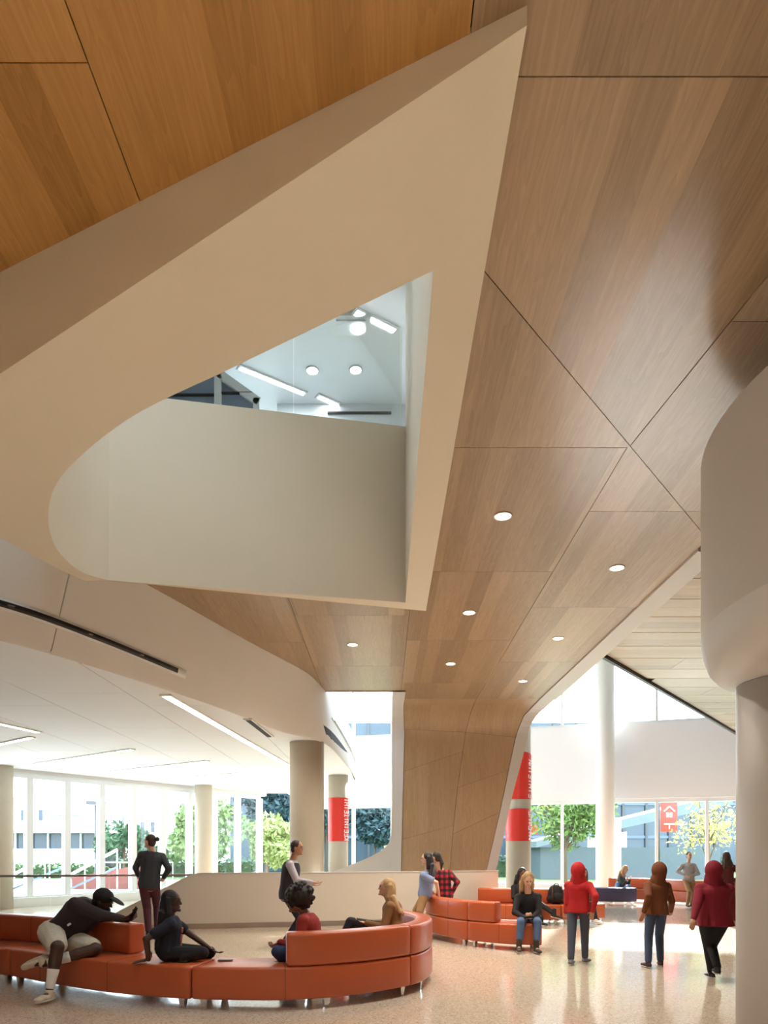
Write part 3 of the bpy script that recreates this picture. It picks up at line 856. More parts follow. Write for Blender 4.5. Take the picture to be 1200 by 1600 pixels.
# lettering on the wraps, read up the column: strokes bent round the shaft
def strokes(c, x, y, r, zbase, items, a0, size):
    """items: (kind, z offset); letters lie on their side"""
    LET = {'K': [((0,0),(1,0)), ((0.5,0),(0,1)), ((0.5,0),(1,1))], 'F': [((0,0),(1,0)), ((0,0),(0,1)), ((0.5,0),(0.5,0.8))],
           'N': [((0,0),(1,0)), ((0,1),(1,1)), ((0,0),(1,1))], 'U': [((0,0),(0.8,0)), ((0,1),(0.8,1)), ((0.8,0),(1,0.5)), ((1,0.5),(0.8,1))],
           'E': [((0,0),(1,0)), ((0,0),(0,1)), ((0.5,0),(0.5,0.8)), ((1,0),(1,1))], 'I': [((0,0.5),(1,0.5))],
           'H': [((0,0),(1,0)), ((0,1),(1,1)), ((0.5,0),(0.5,1))], 'T': [((0,0),(0,1)), ((0,0.5),(1,0.5))]}
    for kind, zo in items:
        mb = MB()
        for (p, q) in LET[kind]:
            def at(t):
                ang = a0 + t[0] * size[0] / r
                return (x + (r + 0.018) * math.cos(ang), y + (r + 0.018) * math.sin(ang), zbase + zo + t[1] * size[1])
            mb.bar(at(p), at(q), 0.025, 0.02, up=(math.cos(a0), math.sin(a0), 0))
        into(mb.build('letter', M_PRINT), c)
strokes(c4, -1.456, 22.4, 0.315, EYE + 0.45, [(k, 0.122 * i) for i, k in enumerate('KFEIHITEIHI')], R(-50), (0.2, 0.085))
strokes(c5, 4.2, 22.0, 0.385, EYE + 0.47, [(k, 0.15 * i) for i, k in enumerate('NIEIHE')], R(-50), (0.2, 0.1))
strokes(c5, 4.2, 22.0, 0.385, EYE + 1.76, [(k, 0.15 * i) for i, k in enumerate('EIHIEIUN')], R(-50), (0.2, 0.1))

# --- big round column with its drum, right foreground
bc = empty('round_column', (3.3, 5.6, 0)); tag(bc, 'large white round column with a wider drum on top in the right foreground', 'column')
r0 = 0.45
into(MB().lathe([(r0, 0), (r0, EYE + 1.36)], (3.3, 5.6, 0), 72).build('shaft', M_TRIM, None, True), bc)
DCX, DCY, DR = 4.56, 5.02, 2.1
n = 96
def blend(t, bulge):
    """ring between the shaft top (t = 0) and the drum rim (t = 1)"""
    out = []
    for j in range(n + 1):
        a = 2 * math.pi * j / n
        p = Vector((3.3 + r0 * math.cos(a), 5.6 + r0 * math.sin(a), EYE + 1.40)); q = Vector((DCX + DR * math.cos(a), DCY + DR * math.sin(a), EYE + 1.77))
        v = p.lerp(q, t); v.z = p.z + (q.z - p.z) * bulge; out.append(v)
    return out
into(lofted('flared_soffit', M_TRIM, [blend(t, b) for t, b in ((0, -0.1), (0.015, 0.0), (0.3, 0.06), (0.6, 0.18), (0.8, 0.36), (0.93, 0.64), (1.0, 1.0))]), bc)
into(MB().lathe([(DR, EYE + 1.77), (DR, EYE + 3.19), (0.9, EYE + 3.2), (0.9, Hc)], (DCX, DCY, 0), 96).build('drum', M_TRIM, None, True), bc)
m_ = bpy.data.objects['drum'].modifiers.new('edges', 'EDGE_SPLIT'); m_.split_angle = R(40)

# --- downlights in the oak ceiling
DG = 'downlights in the oak ceiling'
for x, y, lb in ((786, 806, 'largest downlight in the oak ceiling, nearest the light well frame'), (964, 887, 'downlight in the pale oak bay nearest the drum of the round column'),
                 (733, 957, 'second downlight of the middle row in the oak ceiling'), (872, 997, 'second downlight of the right row in the oak ceiling'),
                 (551, 1007, 'lone downlight in the oak ceiling under the light well rim'), (704, 1037, 'third downlight of the middle row, near the pier'),
                 (817, 1064, 'last downlight of the right row, near the pier')):
    Y = 3.8 * 1100 / (1335 - y); downlight((x - 600) * Y / 1100, Y, Hc, 0.085, lb, DG, M_DOWN, 260)
for X in (-4.4, -2.3, -0.4, 1.35, 3.1):  # extra unseen downlights, added to supply warm fill light
    for Y in (-3.6, -1.0, 1.6):
        if X == -0.4 and Y > 1: continue
        downlight(X, Y, Hc, 0.085, 'added out-of-view fill downlight in the oak ceiling over the near lobby floor', DG, M_DOWN, 170)

# ================================================================== SOFAS
class Path:
    def __init__(s, pts):
        s.p = spline([(a, b, 0) for a, b in pts], 16)
        s.l = [0.0]
        for a, b in zip(s.p, s.p[1:]): s.l.append(s.l[-1] + (b - a).length)
        s.len = s.l[-1]
    def at(s, d):
        d = max(0, min(s.len, d))
        for i in range(len(s.l) - 1):
            if d <= s.l[i+1] or i == len(s.l) - 2:
                t = (d - s.l[i]) / (s.l[i+1] - s.l[i]); p = s.p[i].lerp(s.p[i+1], t)
                a = s.p[max(i-1, 0)]; b = s.p[min(i+2, len(s.p)-1)]
                tg = (b - a).normalized(); return p, Vector((-tg.y, tg.x, 0)), tg
    def near(s, X):
        """arc length where the path passes X"""
        for i in range(len(s.p) - 1):
            if (s.p[i].x - X) * (s.p[i+1].x - X) <= 0 and s.p[i].x != s.p[i+1].x:
                return s.l[i] + (s.l[i+1] - s.l[i]) * (X - s.p[i].x) / (s.p[i+1].x - s.p[i].x)
        return 0
def rrect(d0, d1, z0, z1, r=0.03):
    out = []
    for cx, cz, a in ((d1 - r, z0 + r, -90), (d1 - r, z1 - r, 0), (d0 + r, z1 - r, 90), (d0 + r, z0 + r, 180)):
        for k in range(4):
            t = R(a + 30 * k); out.append((cx + r * math.cos(t), cz + r * math.sin(t)))
    return out
def sweep(mb, path, s0, s1, prof_, n=None, soft=0.02):
    n = n or max(4, int((s1 - s0) / 0.08))
    cd = sum(p[0] for p in prof_) / len(prof_); cz = sum(p[1] for p in prof_) / len(prof_)
    stations = [(s0, -soft), (s0 + soft * 0.3, -soft * 0.3), (s0 + soft, 0)] + [(s0 + soft + (s1 - s0 - 2 * soft) * i / n, 0) for i in range(1, n)] + [(s1 - soft, 0), (s1 - soft * 0.3, -soft * 0.3), (s1, -soft)]
    rs = []
    for s, shrink in stations:
        p, nr, tg = path.at(s); ring = []
        for d, z in prof_:
            sd = d + (shrink if d > cd else -shrink); sz = z + (shrink if z > cz else -shrink)
            ring.append(p + nr * sd + Vector((0, 0, sz)))
        rs.append(ring)
    return mb.rings(rs)
def sofa_unit(path, s0, s1, label, back=None, depth=0.68, seams=(), bseams=(), seat_mat=None, cat='sofa', name='modular_sofa', group='orange modular sofas', lego=None, zs=0.43, zb=0.77):
    """back: list of (s0, s1, side) with side 'outer' or 'inner'"""
    mat = seat_mat or M_LEATHER
    p, nr, tg = path.at((s0 + s1) / 2); b = p + nr * depth / 2
    e = empty(name, (b.x, b.y, 0)); tag(e, label, cat, group)
    into(sweep(MB(), path, s0 + 0.006, s1 - 0.006, rrect(0, depth, 0.10, zs)).build('seat', mat, None, True), e)
    for (a0, a1, side) in back or ():
        d = (0.0, 0.22) if side == 'outer' else (depth - 0.22, depth)
        o = into(sweep(MB(), path, a0 + 0.006, a1 - 0.006, rrect(d[0], d[1], zs + 0.004, zb, 0.04)).build('backrest', mat, None, True), e)
        for s in bseams:
            if a0 < s < a1: into(sweep(MB(), path, s - 0.004, s + 0.004, rrect(d[0] - 0.0015, d[1] + 0.0015, zs + 0.003, zb + 0.0015, 0.04), n=2, soft=0.001).build('seam', M_SEAM), e)
    for s in seams:
        into(sweep(MB(), path, s - 0.004, s + 0.004, rrect(-0.0015, depth + 0.0015, 0.098, zs + 0.0015), n=2, soft=0.001).build('seam', M_SEAM), e)
    for s in lego or (s0 + 0.12, s1 - 0.12):
        for d in (0.07, depth - 0.07):
            p, nr, tg = path.at(s); c = p + nr * d
            w = 0.035
            rz = math.atan2(tg.y, tg.x)
            m = Matrix.Rotation(rz, 3, 'Z')
            top = [c + m @ Vector((sx * w, sy * w, 0.10)) for sx, sy in ((-1,-1),(1,-1),(1,1),(-1,1))]
            bot = [c + m @ Vector((sx * w * 0.62, sy * w * 0.62, 0.0)) for sx, sy in ((-1,-1),(1,-1),(1,1),(-1,1))]
            into(MB().add(bot + top, [(3,2,1,0),(4,5,6,7),(0,1,5,4),(1,2,6,5),(2,3,7,6),(3,0,4,7)]).build('leg', M_CHROME), e)
    return e
P1 = Path([(-6.6, 9.35), (-5.6, 8.95), (-4.48, 8.38), (-3.7, 7.85), (-2.99, 7.42), (-2.45, 7.18), (-1.93, 7.03), (-1.27, 6.96), (-0.96, 6.98), (-0.56, 7.10), (-0.1, 7.38), (0.33, 7.81), (0.52, 8.25), (0.60, 8.75), (0.57, 9.2), (0.42, 9.65), (0.12, 10.05)])
u1, u2, u3 = P1.near(-4.46), P1.near(-1.93), P1.near(0.30)
sofa_unit(P1, 0.05, u1, 'orange leather sofa unit at the left edge with its back to the window', [(0.05, u1 + 0.3, 'inner')], seams=(u1 - 0.55,), bseams=(u1 - 0.25,))
sofa_unit(P1, u1, u2, 'curved orange bench unit under the seated person in the black cap', [(P1.near(-3.80), P1.near(-3.06), 'inner')], seams=(P1.near(-3.9), P1.near(-2.9)))
sofa_unit(P1, u2, u3, 'curved orange sofa unit with its tall back to the camera at the bottom', [(P1.near(-0.97), u3, 'outer')], seams=(P1.near(-0.98),), lego=(u2 + 0.12, P1.near(-0.56), u3 - 0.1))
sofa_unit(P1, u3, P1.len - 0.02, 'round-cornered orange sofa end unit behind the seated person in tan', [(u3, P1.len - 0.02, 'outer')], lego=(u3 + 0.35, P1.len - 0.15))
P2 = Path([(1.05, 14.6), (0.85, 14.0), (0.80, 13.5), (0.90, 12.85), (1.31, 12.0), (1.85, 11.42), (2.2, 11.25), (2.52, 11.2)])
v1 = P2.near(1.84)
sofa_unit(P2, 0.02, P2.near(1.40), 'middle orange sofa unit with its curved back, below the person in plaid', [(0.02, P2.near(1.40), 'outer')], seams=(P2.near(1.12),), bseams=(P2.near(1.12),), depth=0.6)
sofa_unit(P2, P2.near(1.40), P2.len, 'middle orange bench unit under the seated person in the black sweater', [(P2.near(1.40), P2.near(1.80), 'outer')], seams=(P2.near(1.86),), depth=0.6)
P3 = Path([(1.9, 16.05), (2.45, 15.8), (3.2, 15.62), (3.95, 15.6), (4.5, 15.75), (5.05, 16.05)])
w1 = P3.near(3.93)
sofa_unit(P3, 0.1, w1, 'far orange sofa unit with the black backpack on its seat', [(0.1, P3.near(3.1), 'inner'), (P3.near(3.12), w1, 'inner')], seams=(P3.near(2.72),), depth=0.62)
sofa_unit(P3, w1, P3.len, 'far orange sofa unit behind the red hooded walker', [(w1, P3.len, 'inner')], depth=0.62)
P4 = Path([(7.3, 23.1), (8.0, 22.75), (8.6, 22.1), (9.0, 21.3), (9.7, 20.6), (10.6, 20.2), (11.4, 20.1)])
x1 = P4.near(8.45)
sofa_unit(P4, 0.0, x1, 'distant orange sofa unit under the blonde person by the window', [(0.0, x1, 'inner')], depth=0.62)
sofa_unit(P4, x1, P4.len, 'distant orange sofa unit with its back toward the walkers', [(x1, P4.len, 'outer')], depth=0.62, seams=(P4.near(9.4),))
P5 = Path([(6.4, 21.75), (6.9, 21.55), (7.3, 21.5), (7.75, 21.55)])
sofa_unit(P5, 0.0, P5.len, 'plum-coloured leather ottoman bench near the window', None, depth=0.6, seat_mat=M_PURPLE, cat='ottoman', name='ottoman', group=None, zs=0.52)

# ================================================================== OUTDOORS
def grass():
    return plain('lawn_grass', (96, 112, 64), 0.9, var=0.35, scale=3)
gr = MB().box((-160, 29.5, -0.4), (120, 170, -0.06)); gr.box((-160, -40, -0.4), (-20.5, 29.4, -0.06)); gr.box((14.5, -40, -0.4), (120, 29.4, -0.06)); gr.box((-20.4, 22.5, -0.4), (-12.2, 29.4, -0.06))
struct(gr.build('ground', grass()))
pv = MB().prism([(-60, 29.0), (-13, 23.0), (-5.0, 33.0), (-5.0, 44), (-60, 44)], -0.05, -0.03)
struct(pv.build('pavement', plain('pale_pavement', (216, 214, 208), 0.8, var=0.05)))

LEAFM = {}
def leaf_mat(key, rgb):
    if key not in LEAFM:
        m = plain('leaf_' + key, rgb, 0.6, var=0.3, scale=2.5)
        p = m.node_tree.nodes['Principled BSDF']
        p.inputs['Specular IOR Level'].default_value = 0.2
        p.inputs['Subsurface Weight'].default_value = 0.0
        LEAFM[key] = m
    return LEAFM[key]
M_BARK = plain('bark', (92, 78, 64), 0.9, var=0.25, scale=12)
def tree(x, y, h, r, label, key, rgb, n=1500, leaf=0.22, z0=0.0, trunk=0.12, low=0.3, name='tree', cat='tree', group=None):
    e = empty(name, (x, y, z0)); tag(e, label, cat, group)
    rnd = random.Random(int(x * 131 + y * 17))
    tb = MB(); top = Vector((x, y, z0 + h * 0.75))
    tb.cone((x, y, z0 - 0.1), top, trunk, trunk * 0.3, 8)
    clumps = []
    for i in range(9):
        a = rnd.uniform(0, 6.28); q = rnd.uniform(0.15, 0.75) * r
        c = Vector((x + q * math.cos(a), y + q * math.sin(a), z0 + h * rnd.uniform(low + 0.1, 0.88)))
        clumps.append((c, r * rnd.uniform(0.35, 0.6)))
        tb.cone((x, y, z0 + h * rnd.uniform(low * 0.7, 0.55)), c, trunk * 0.4, trunk * 0.1, 6)
    into(tb.build('trunk', M_BARK, None, True), e)
    vs = []; fs = []
    for i in range(n):
        c, cr = clumps[rnd.randrange(len(clumps))]
        d = Vector((rnd.gauss(0, 1), rnd.gauss(0, 1), rnd.gauss(0, 0.9))).normalized() * cr * rnd.uniform(0.35, 1.05) ** 0.6
        p = c + d
        u = Vector((rnd.gauss(0, 1), rnd.gauss(0, 1), rnd.gauss(0, 1))).normalized(); w = u.orthogonal().normalized()
        s = leaf * rnd.uniform(0.6, 1.2); b = len(vs)
        vs += [p - u * s, p + w * s * 0.45, p + u * s, p - w * s * 0.45]; fs.append((b, b+1, b+2, b+3))
    o = into(MB().add(vs, fs).build('foliage', leaf_mat(key, rgb)), e)
    return e
GT = 'trees outside the left window wall'
tree(-16.6, 45, 3.3, 1.9, 'round green tree outside, left of the standing person with the bun', 'mid', (58, 84, 58), group=GT)
tree(-12.2, 46, 3.4, 2.0, 'green tree outside, just right of the standing person with the bun', 'mid2', (80, 104, 66), group=GT)
tree(-10.2, 40, 4.4, 2.1, 'light green tree outside, right of the window-wall column', 'lite', (104, 124, 76), 2200, group=GT)
tree(-8.6, 52, 8.4, 3.6, 'tall blue-green tree outside behind the concrete column', 'blue', (48, 70, 74), 3200, 0.3, group=GT)
tree(-7.2, 43, 4.0, 1.6, 'yellow-green tree outside, second left of the concrete column', 'yel', (122, 136, 80), 1800, group=GT)
tree(-4.6, 56, 8.2, 3.4, 'tall dark tree outside, next to the concrete column', 'blue', (48, 70, 74), 3000, 0.3, group=GT)
tree(-5.4, 38, 3.2, 1.4, 'pale green bushy tree outside, left of the person in the vest', 'yel', (122, 136, 80), 1500, group=GT)
tree(-0.6, 48, 6.2, 2.8, 'green tree outside, beyond the column with one red wrap', 'blue', (48, 70, 74), 2600, 0.26, group=GT)
tree(1.0, 40, 2.9, 1.2, 'low yellow-green tree outside, left of the oak pier', 'yel', (122, 136, 80), 1300, group=GT)
GR = 'trees outside the right window wall'
tree(8.9, 34.5, 4.6, 1.9, 'leafy green tree outside the tall window, right of the red-wrapped column', 'fresh', (92, 116, 58), 2400, 0.18, group=GR, low=0.5)
tree(15.2, 33.0, 5.2, 1.6, 'slender tree with sparse yellow leaves outside, behind the standing person in the grey jacket', 'gold', (168, 160, 88), 900, 0.13, group=GR, low=0.3)
tree(18.9, 34.5, 5.0, 2.0, 'tree with yellow leaves outside, next to the round foreground column', 'gold', (168, 160, 88), 1700, 0.14, group=GR, low=0.25)
def hedge(x0, x1, y, h, label, rgb, key):
    rnd = random.Random(int(x0 * 7 + y)); vs = []; fs = []
    e = empty('hedge', ((x0 + x1) / 2, y, 0)); tag(e, label, 'hedge')
    for i in range(int((x1 - x0) * 130)):
        p = Vector((rnd.uniform(x0, x1), y + rnd.uniform(-0.6, 0.6), rnd.uniform(-0.05, 1) ** 1 * h * rnd.uniform(0.8, 1.1)))
        u = Vector((rnd.gauss(0, 1), rnd.gauss(0, 1), rnd.gauss(0, 1))).normalized(); w = u.orthogonal().normalized(); s = rnd.uniform(0.1, 0.2); b = len(vs)
        vs += [p - u*s, p + w*s*0.5, p + u*s, p - w*s*0.5]; fs.append((b, b+1, b+2, b+3))
    into(MB().add(vs, fs).build('foliage', leaf_mat(key, rgb)), e)
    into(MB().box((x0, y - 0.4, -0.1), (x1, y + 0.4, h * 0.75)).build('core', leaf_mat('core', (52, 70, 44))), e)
hedge(-30, -19, 48, 0.9, 'clipped green hedge in front of the white building', (80, 100, 66), 'mid2')
hedge(-19, -9, 50, 1.3, 'green hedge behind the lamp post', (62, 86, 60), 'mid')
hedge(2.0, 24, 50, 1.5, 'low dark shrubs beyond the lawn', (66, 78, 66), 'dusk')
# white building to the left with window slots and a dark recessed band
def slot_windows(parent, x0, x1, y, z0, z1, n, mat):
    for i in range(n):
        x = x0 + (x1 - x0) * (i + 0.5) / n
        into(MB().box((x - 0.22, y - 0.06, z0), (x + 0.22, y + 0.05, z1)).build('window', mat), parent)
M_BLD = plain('white_render', (226, 226, 224), 0.8, var=0.03)
M_DGL = plain('dark_glazing', (58, 70, 84), 0.2, var=0.2, scale=1)
bA = empty('campus_building', (-41, 82, 0))
into(MB().box((-62, 80, 4.0), (-31.5, 95, 8.0)).build('upper_storey', M_BLD), bA)
into(MB().box((-62, 82, 0), (-33.5, 95, 4.0)).build('lower_storey', M_DGL), bA)
for i in range(15):
    x = -60 + i * 1.9
    into(MB().box((x, 81.7, 0.0), (x + 0.16, 81.98, 4.0)).build('fin', M_BLD), bA)
into(MB().box((-62, 80.5, 0), (-33, 81.4, 2.2)).build('plinth', M_BLD), bA)
into(MB().box((-37.5, 79.2, 6.0), (-34.5, 81.5, 8.6)).build('vent_box', plain('grey_metal', (150, 156, 164), 0.5)), bA)
slot_windows(bA, -56, -38, 80, 5.4, 6.6, 9, M_DGL)
tag(bA, 'long white campus building with a dark glazed ground floor, far left', 'building')
bB = empty('campus_building', (-28, 84, 0))
into(MB().box((-31, 84, 0), (-20, 96, 7.6)).build('wall', M_BLD), bB)
into(MB().box((-30.2, 86, 7.6), (-26.5, 92, 10)).build('roof_box', plain('grey_metal', (150, 156, 164), 0.5)), bB)
for z in (3.5, 6.0):
    into(MB().box((-27, 83.8, z), (-20.2, 84.0, z + 0.4)).build('shade_ledge', plain('grey_metal', (150, 156, 164), 0.5)), bB)
slot_windows(bB, -30.6, -27, 84, 4.2, 5.4, 3, M_DGL)
tag(bB, 'white campus building with shade ledges, beyond the lamp post', 'building')
# lamp post
lpst = empty('lamp_post', (-18.4, 45, 0)); tag(lpst, 'grey lamp post with twin square heads outside the left windows', 'lamp post')
M_POST = plain('post_grey', (64, 68, 72), 0.5)
into(MB().lathe([(0.14, 0), (0.13, 0.3), (0.10, 0.35), (0.09, 4.7)], (-18.4, 45, 0), 12).build('pole', M_POST, None, True), lpst)
for sx in (-1, 1):
    into(MB().box((-18.4 + sx * 0.12 - 0.05 + (sx - 1) * 0.2, 44.8, 4.75), (-18.4 + sx * 0.12 + 0.05 + (sx + 1) * 0.2, 45.2, 4.95)).build('lamp_head', M_POST), lpst)
# retaining wall, ramps and stair rails in the court
M_BLUEG = plain('blue_grey_wall', (84, 98, 122), 0.6, var=0.08)
M_BRICK = plain('brick_red', (112, 62, 56), 0.8, var=0.15, scale=9)
tag(MB().prism([(-21.5, 29.2), (-15.6, 29.2), (-15.6, 29.6), (-21.5, 29.6)], -0.05, 1.0).build('retaining_wall', M_BLUEG), 'blue-grey retaining wall outside at the left edge', 'wall')
tag(MB().prism([(-14.2, 32.0), (-11.0, 32.0), (-11.0, 33.0), (-14.2, 33.0)], -0.05, lambda x, y: 0.5 + (x + 14.2) * 0.18).build('ramp_wall', M_BRICK), 'brick-red ramp wall outside behind the stair rails', 'wall')
for i, (xa, xb, y, lb) in enumerate(((-16.6, -13.6, 29.8, 'nearer sloping stair rail outside the left windows'), (-14.4, -11.6, 30.6, 'farther sloping stair rail outside the left windows'))):
    e = empty('stair_rail', (xa, y, 0)); tag(e, lb, 'railing')
    into(MB().bar((xa, y, 0.25), (xb, y, 1.75), 0.07, 0.12).build('top_rail', M_ALU), e)
    into(MB().bar((xa, y, -0.3), (xb, y, 1.0), 0.05, 0.08).build('lower_rail', M_BLUEG), e)
    for k in range(5):
        t = k / 4; x = xa + (xb - xa) * t
        into(MB().bar((x, y, -0.05), (x, y, 0.25 + 1.5 * t), 0.04).build('post', M_ALU), e)
e = empty('terrace_railing', (-16, 40, 0)); tag(e, 'long pale terrace railing outside in front of the hedges', 'railing')
into(MB().bar((-27, 40, 1.1), (-12, 40, 1.1), 0.05).build('top_rail', M_ALU), e)
for k in range(16): into(MB().bar((-27 + k, 40, -0.05), (-27 + k, 40, 1.1), 0.035).build('post', M_ALU), e)
rb = empty('garden_bench', (-5.6, 36, 0)); tag(rb, 'low red bench outside beyond the guard wall', 'bench')
into(MB().box((-7.2, 35.8, 0.3), (-4.4, 36.2, 0.42)).build('slab', M_BRICK), rb)
for x in (-7.0, -4.7): into(MB().box((x, 35.85, -0.05), (x + 0.15, 36.15, 0.3)).build('leg', M_ALU), rb)
# right side: dark glazed building, slope, banners
M_TEAL = plain('teal_glazing', (52, 68, 80), 0.15, var=0.25, scale=0.6)
bC = empty('glazed_building', (14, 66, 0)); tag(bC, 'dark blue-grey glazed building beyond the lawn on the right', 'building')
into(MB().box((-14, 64, 0), (40, 80, 13.5)).build('wall', M_TEAL), bC)
for i in range(20): into(MB().box((-1.5 + i * 2.1, 63.8, 0), (-1.3 + i * 2.1, 64.0, 13.5)).build('mullion', M_POST), bC)
for z in (3.0, 6.0, 9.0, 12.0): into(MB().box((-14, 63.85, z), (40, 64.0, z + 0.25)).build('floor_band', M_BLUEG), bC)
cn = empty('shaded_pavilion', (15.5, 46, 0)); tag(cn, 'dark grey pavilion with a slanting roof outside behind the far column', 'building')
into(MB().prism([(10.0, 45.0), (21.5, 45.0), (21.5, 49), (10.0, 49)], -0.05, 2.0).build('wall', plain('slate_panel', (70, 82, 88), 0.5, var=0.2)), cn)
into(MB().prism([(9.6, 44.4), (22.0, 44.4), (22.0, 49.5), (9.6, 49.5)], lambda x, y: 2.0 + (x - 9.6) * 0.22, lambda x, y: 2.4 + (x - 9.6) * 0.25).build('slanting_roof', plain('slate_roof', (92, 106, 110), 0.5, var=0.15)), cn)
into(MB().add([(13.0, 44.95, 2.0), (15.5, 44.95, 2.0), (15.5, 44.95, 3.0), (13.0, 44.95, 2.7), (13.0, 44.99, 2.0), (15.5, 44.99, 2.0), (15.5, 44.99, 3.0), (13.0, 44.99, 2.7)], [(0,1,2,3),(5,4,7,6),(0,4,5,1),(1,5,6,2),(2,6,7,3),(3,7,4,0)]).build('clerestory_pane', M_ALU), cn)
oc = column(10.4, 31.8, 0.3, -0.05, 3.2, 'short white post outside behind the window-wall column', name='concrete_post')
tag(oc, 'short white post outside behind the window-wall column', 'post')
bn = empty('street_banner', (14.25, 36.0, 0)); tag(bn, 'red banner with a white house mark hanging outside the right window', 'banner')
into(MB().lathe([(0.06, -0.05), (0.05, 5.4)], (14.1, 36.1, 0), 12).build('pole', M_POST, None, True), bn)
into(MB().box((14.15, 35.98, 2.7), (15.0, 36.02, 4.4)).build('cloth', M_RED), bn)
mk = MB(); mk.bar((14.3, 35.95, 3.75), (14.57, 35.95, 4.0), 0.03, 0.05); mk.bar((14.57, 35.95, 4.0), (14.85, 35.95, 3.75), 0.03, 0.05); mk.box((14.42, 35.94, 3.45), (14.54, 35.96, 3.68)); mk.box((14.6, 35.94, 3.45), (14.72, 35.96, 3.68))
mk.bar((14.3, 35.95, 3.1), (14.85, 35.95, 3.1), 0.03, 0.05); mk.bar((14.57, 35.95, 3.1), (14.57, 35.95, 2.85), 0.03, 0.05)
mk2 = mk.build('mark', M_PRINT); into(mk2, bn)
bn2 = empty('street_banner', (7.6, 37.0, 0)); tag(bn2, 'small red banner on a pole outside, beside the red-wrapped column', 'banner')
into(MB().lathe([(0.05, -0.05), (0.05, 4.0)], (7.5, 37.1, 0), 12).build('pole', M_POST, None, True), bn2)
into(MB().box((7.55, 36.98, 2.6), (8.05, 37.02, 3.1)).build('cloth', M_RED), bn2)
M_RENDER = plain('grey_block', (176, 178, 182), 0.8)

# ================================================================== PEOPLE
SKINS = {'deep': (70, 46, 36), 'brown': (120, 80, 60), 'tan': (176, 128, 102), 'fair': (214, 168, 142)}
def skin(k): 
    m = plain('skin_' + k, SKINS[k], 0.5, var=0.06, scale=20)
    p = m.node_tree.nodes['Principled BSDF']; p.inputs['Subsurface Weight'].default_value = 0.05
    return m
def cloth(name, rgb, rough=0.85): return plain('cloth_' + name, rgb, rough, var=0.14, scale=16, bump=0.25, bscale=14)
def hairm(name, rgb): return plain('hair_' + name, rgb, 0.55, var=0.3, scale=40, bump=0.4, bscale=90)
def fw(yaw): return Vector((math.sin(R(yaw)), math.cos(R(yaw)), 0))
def rt(yaw): return Vector((math.cos(R(yaw)), -math.sin(R(yaw)), 0))
def ik(a, b, l1, l2, hint):
    d = b - a; L = max(1e-4, d.length); u = d / L
    if L >= l1 + l2: return a + u * l1 * L / (l1 + l2)
    x = (l1*l1 - l2*l2 + L*L) / (2*L); h = math.sqrt(max(0, l1*l1 - x*x))
    w = Vector(hint); w = w - u * w.dot(u)
    w = w.normalized() if w.length > 1e-4 else u.orthogonal().normalized()
    return a + u * x + w * h

def hand(mb, wrist, d, across, curl, s, thumb=1, n=8):
    """palm, four unequal bent fingers and a thumb that leaves the side of the palm"""
    d = d.normalized(); across = (across - d * across.dot(d)).normalized(); nrm = d.cross(across).normalized()
    pc = wrist + d * 0.045 * s
    mb.ell(pc, across * 0.040 * s, nrm * 0.017 * s, d * 0.055 * s)
    for o, L in ((-0.030, 0.062), (-0.010, 0.076), (0.011, 0.080), (0.031, 0.070)):
        k0 = wrist + d * 0.088 * s + across * o * s
        a1 = R(curl * 0.6); a2 = R(curl * 1.5)
        k1 = k0 + (d * math.cos(a1) - nrm * math.sin(a1)) * L * 0.55 * s
        k2 = k1 + (d * math.cos(a2) - nrm * math.sin(a2)) * L * 0.5 * s
        mb.cone(k0 - d * 0.02 * s, k1, 0.0100 * s, 0.0088 * s, n); mb.cone(k1, k2, 0.0088 * s, 0.0075 * s, n)
    t0 = wrist + d * 0.025 * s + across * 0.032 * thumb * s
    t1 = t0 + (d * 0.55 + across * thumb * 0.75 - nrm * 0.3).normalized() * 0.042 * s
    t2 = t1 + (d * 0.9 + across * thumb * 0.1 - nrm * 0.4).normalized() * 0.034 * s
    mb.cone(t0, t1, 0.0125 * s, 0.0105 * s, n); mb.cone(t1, t2, 0.0105 * s, 0.0085 * s, n)

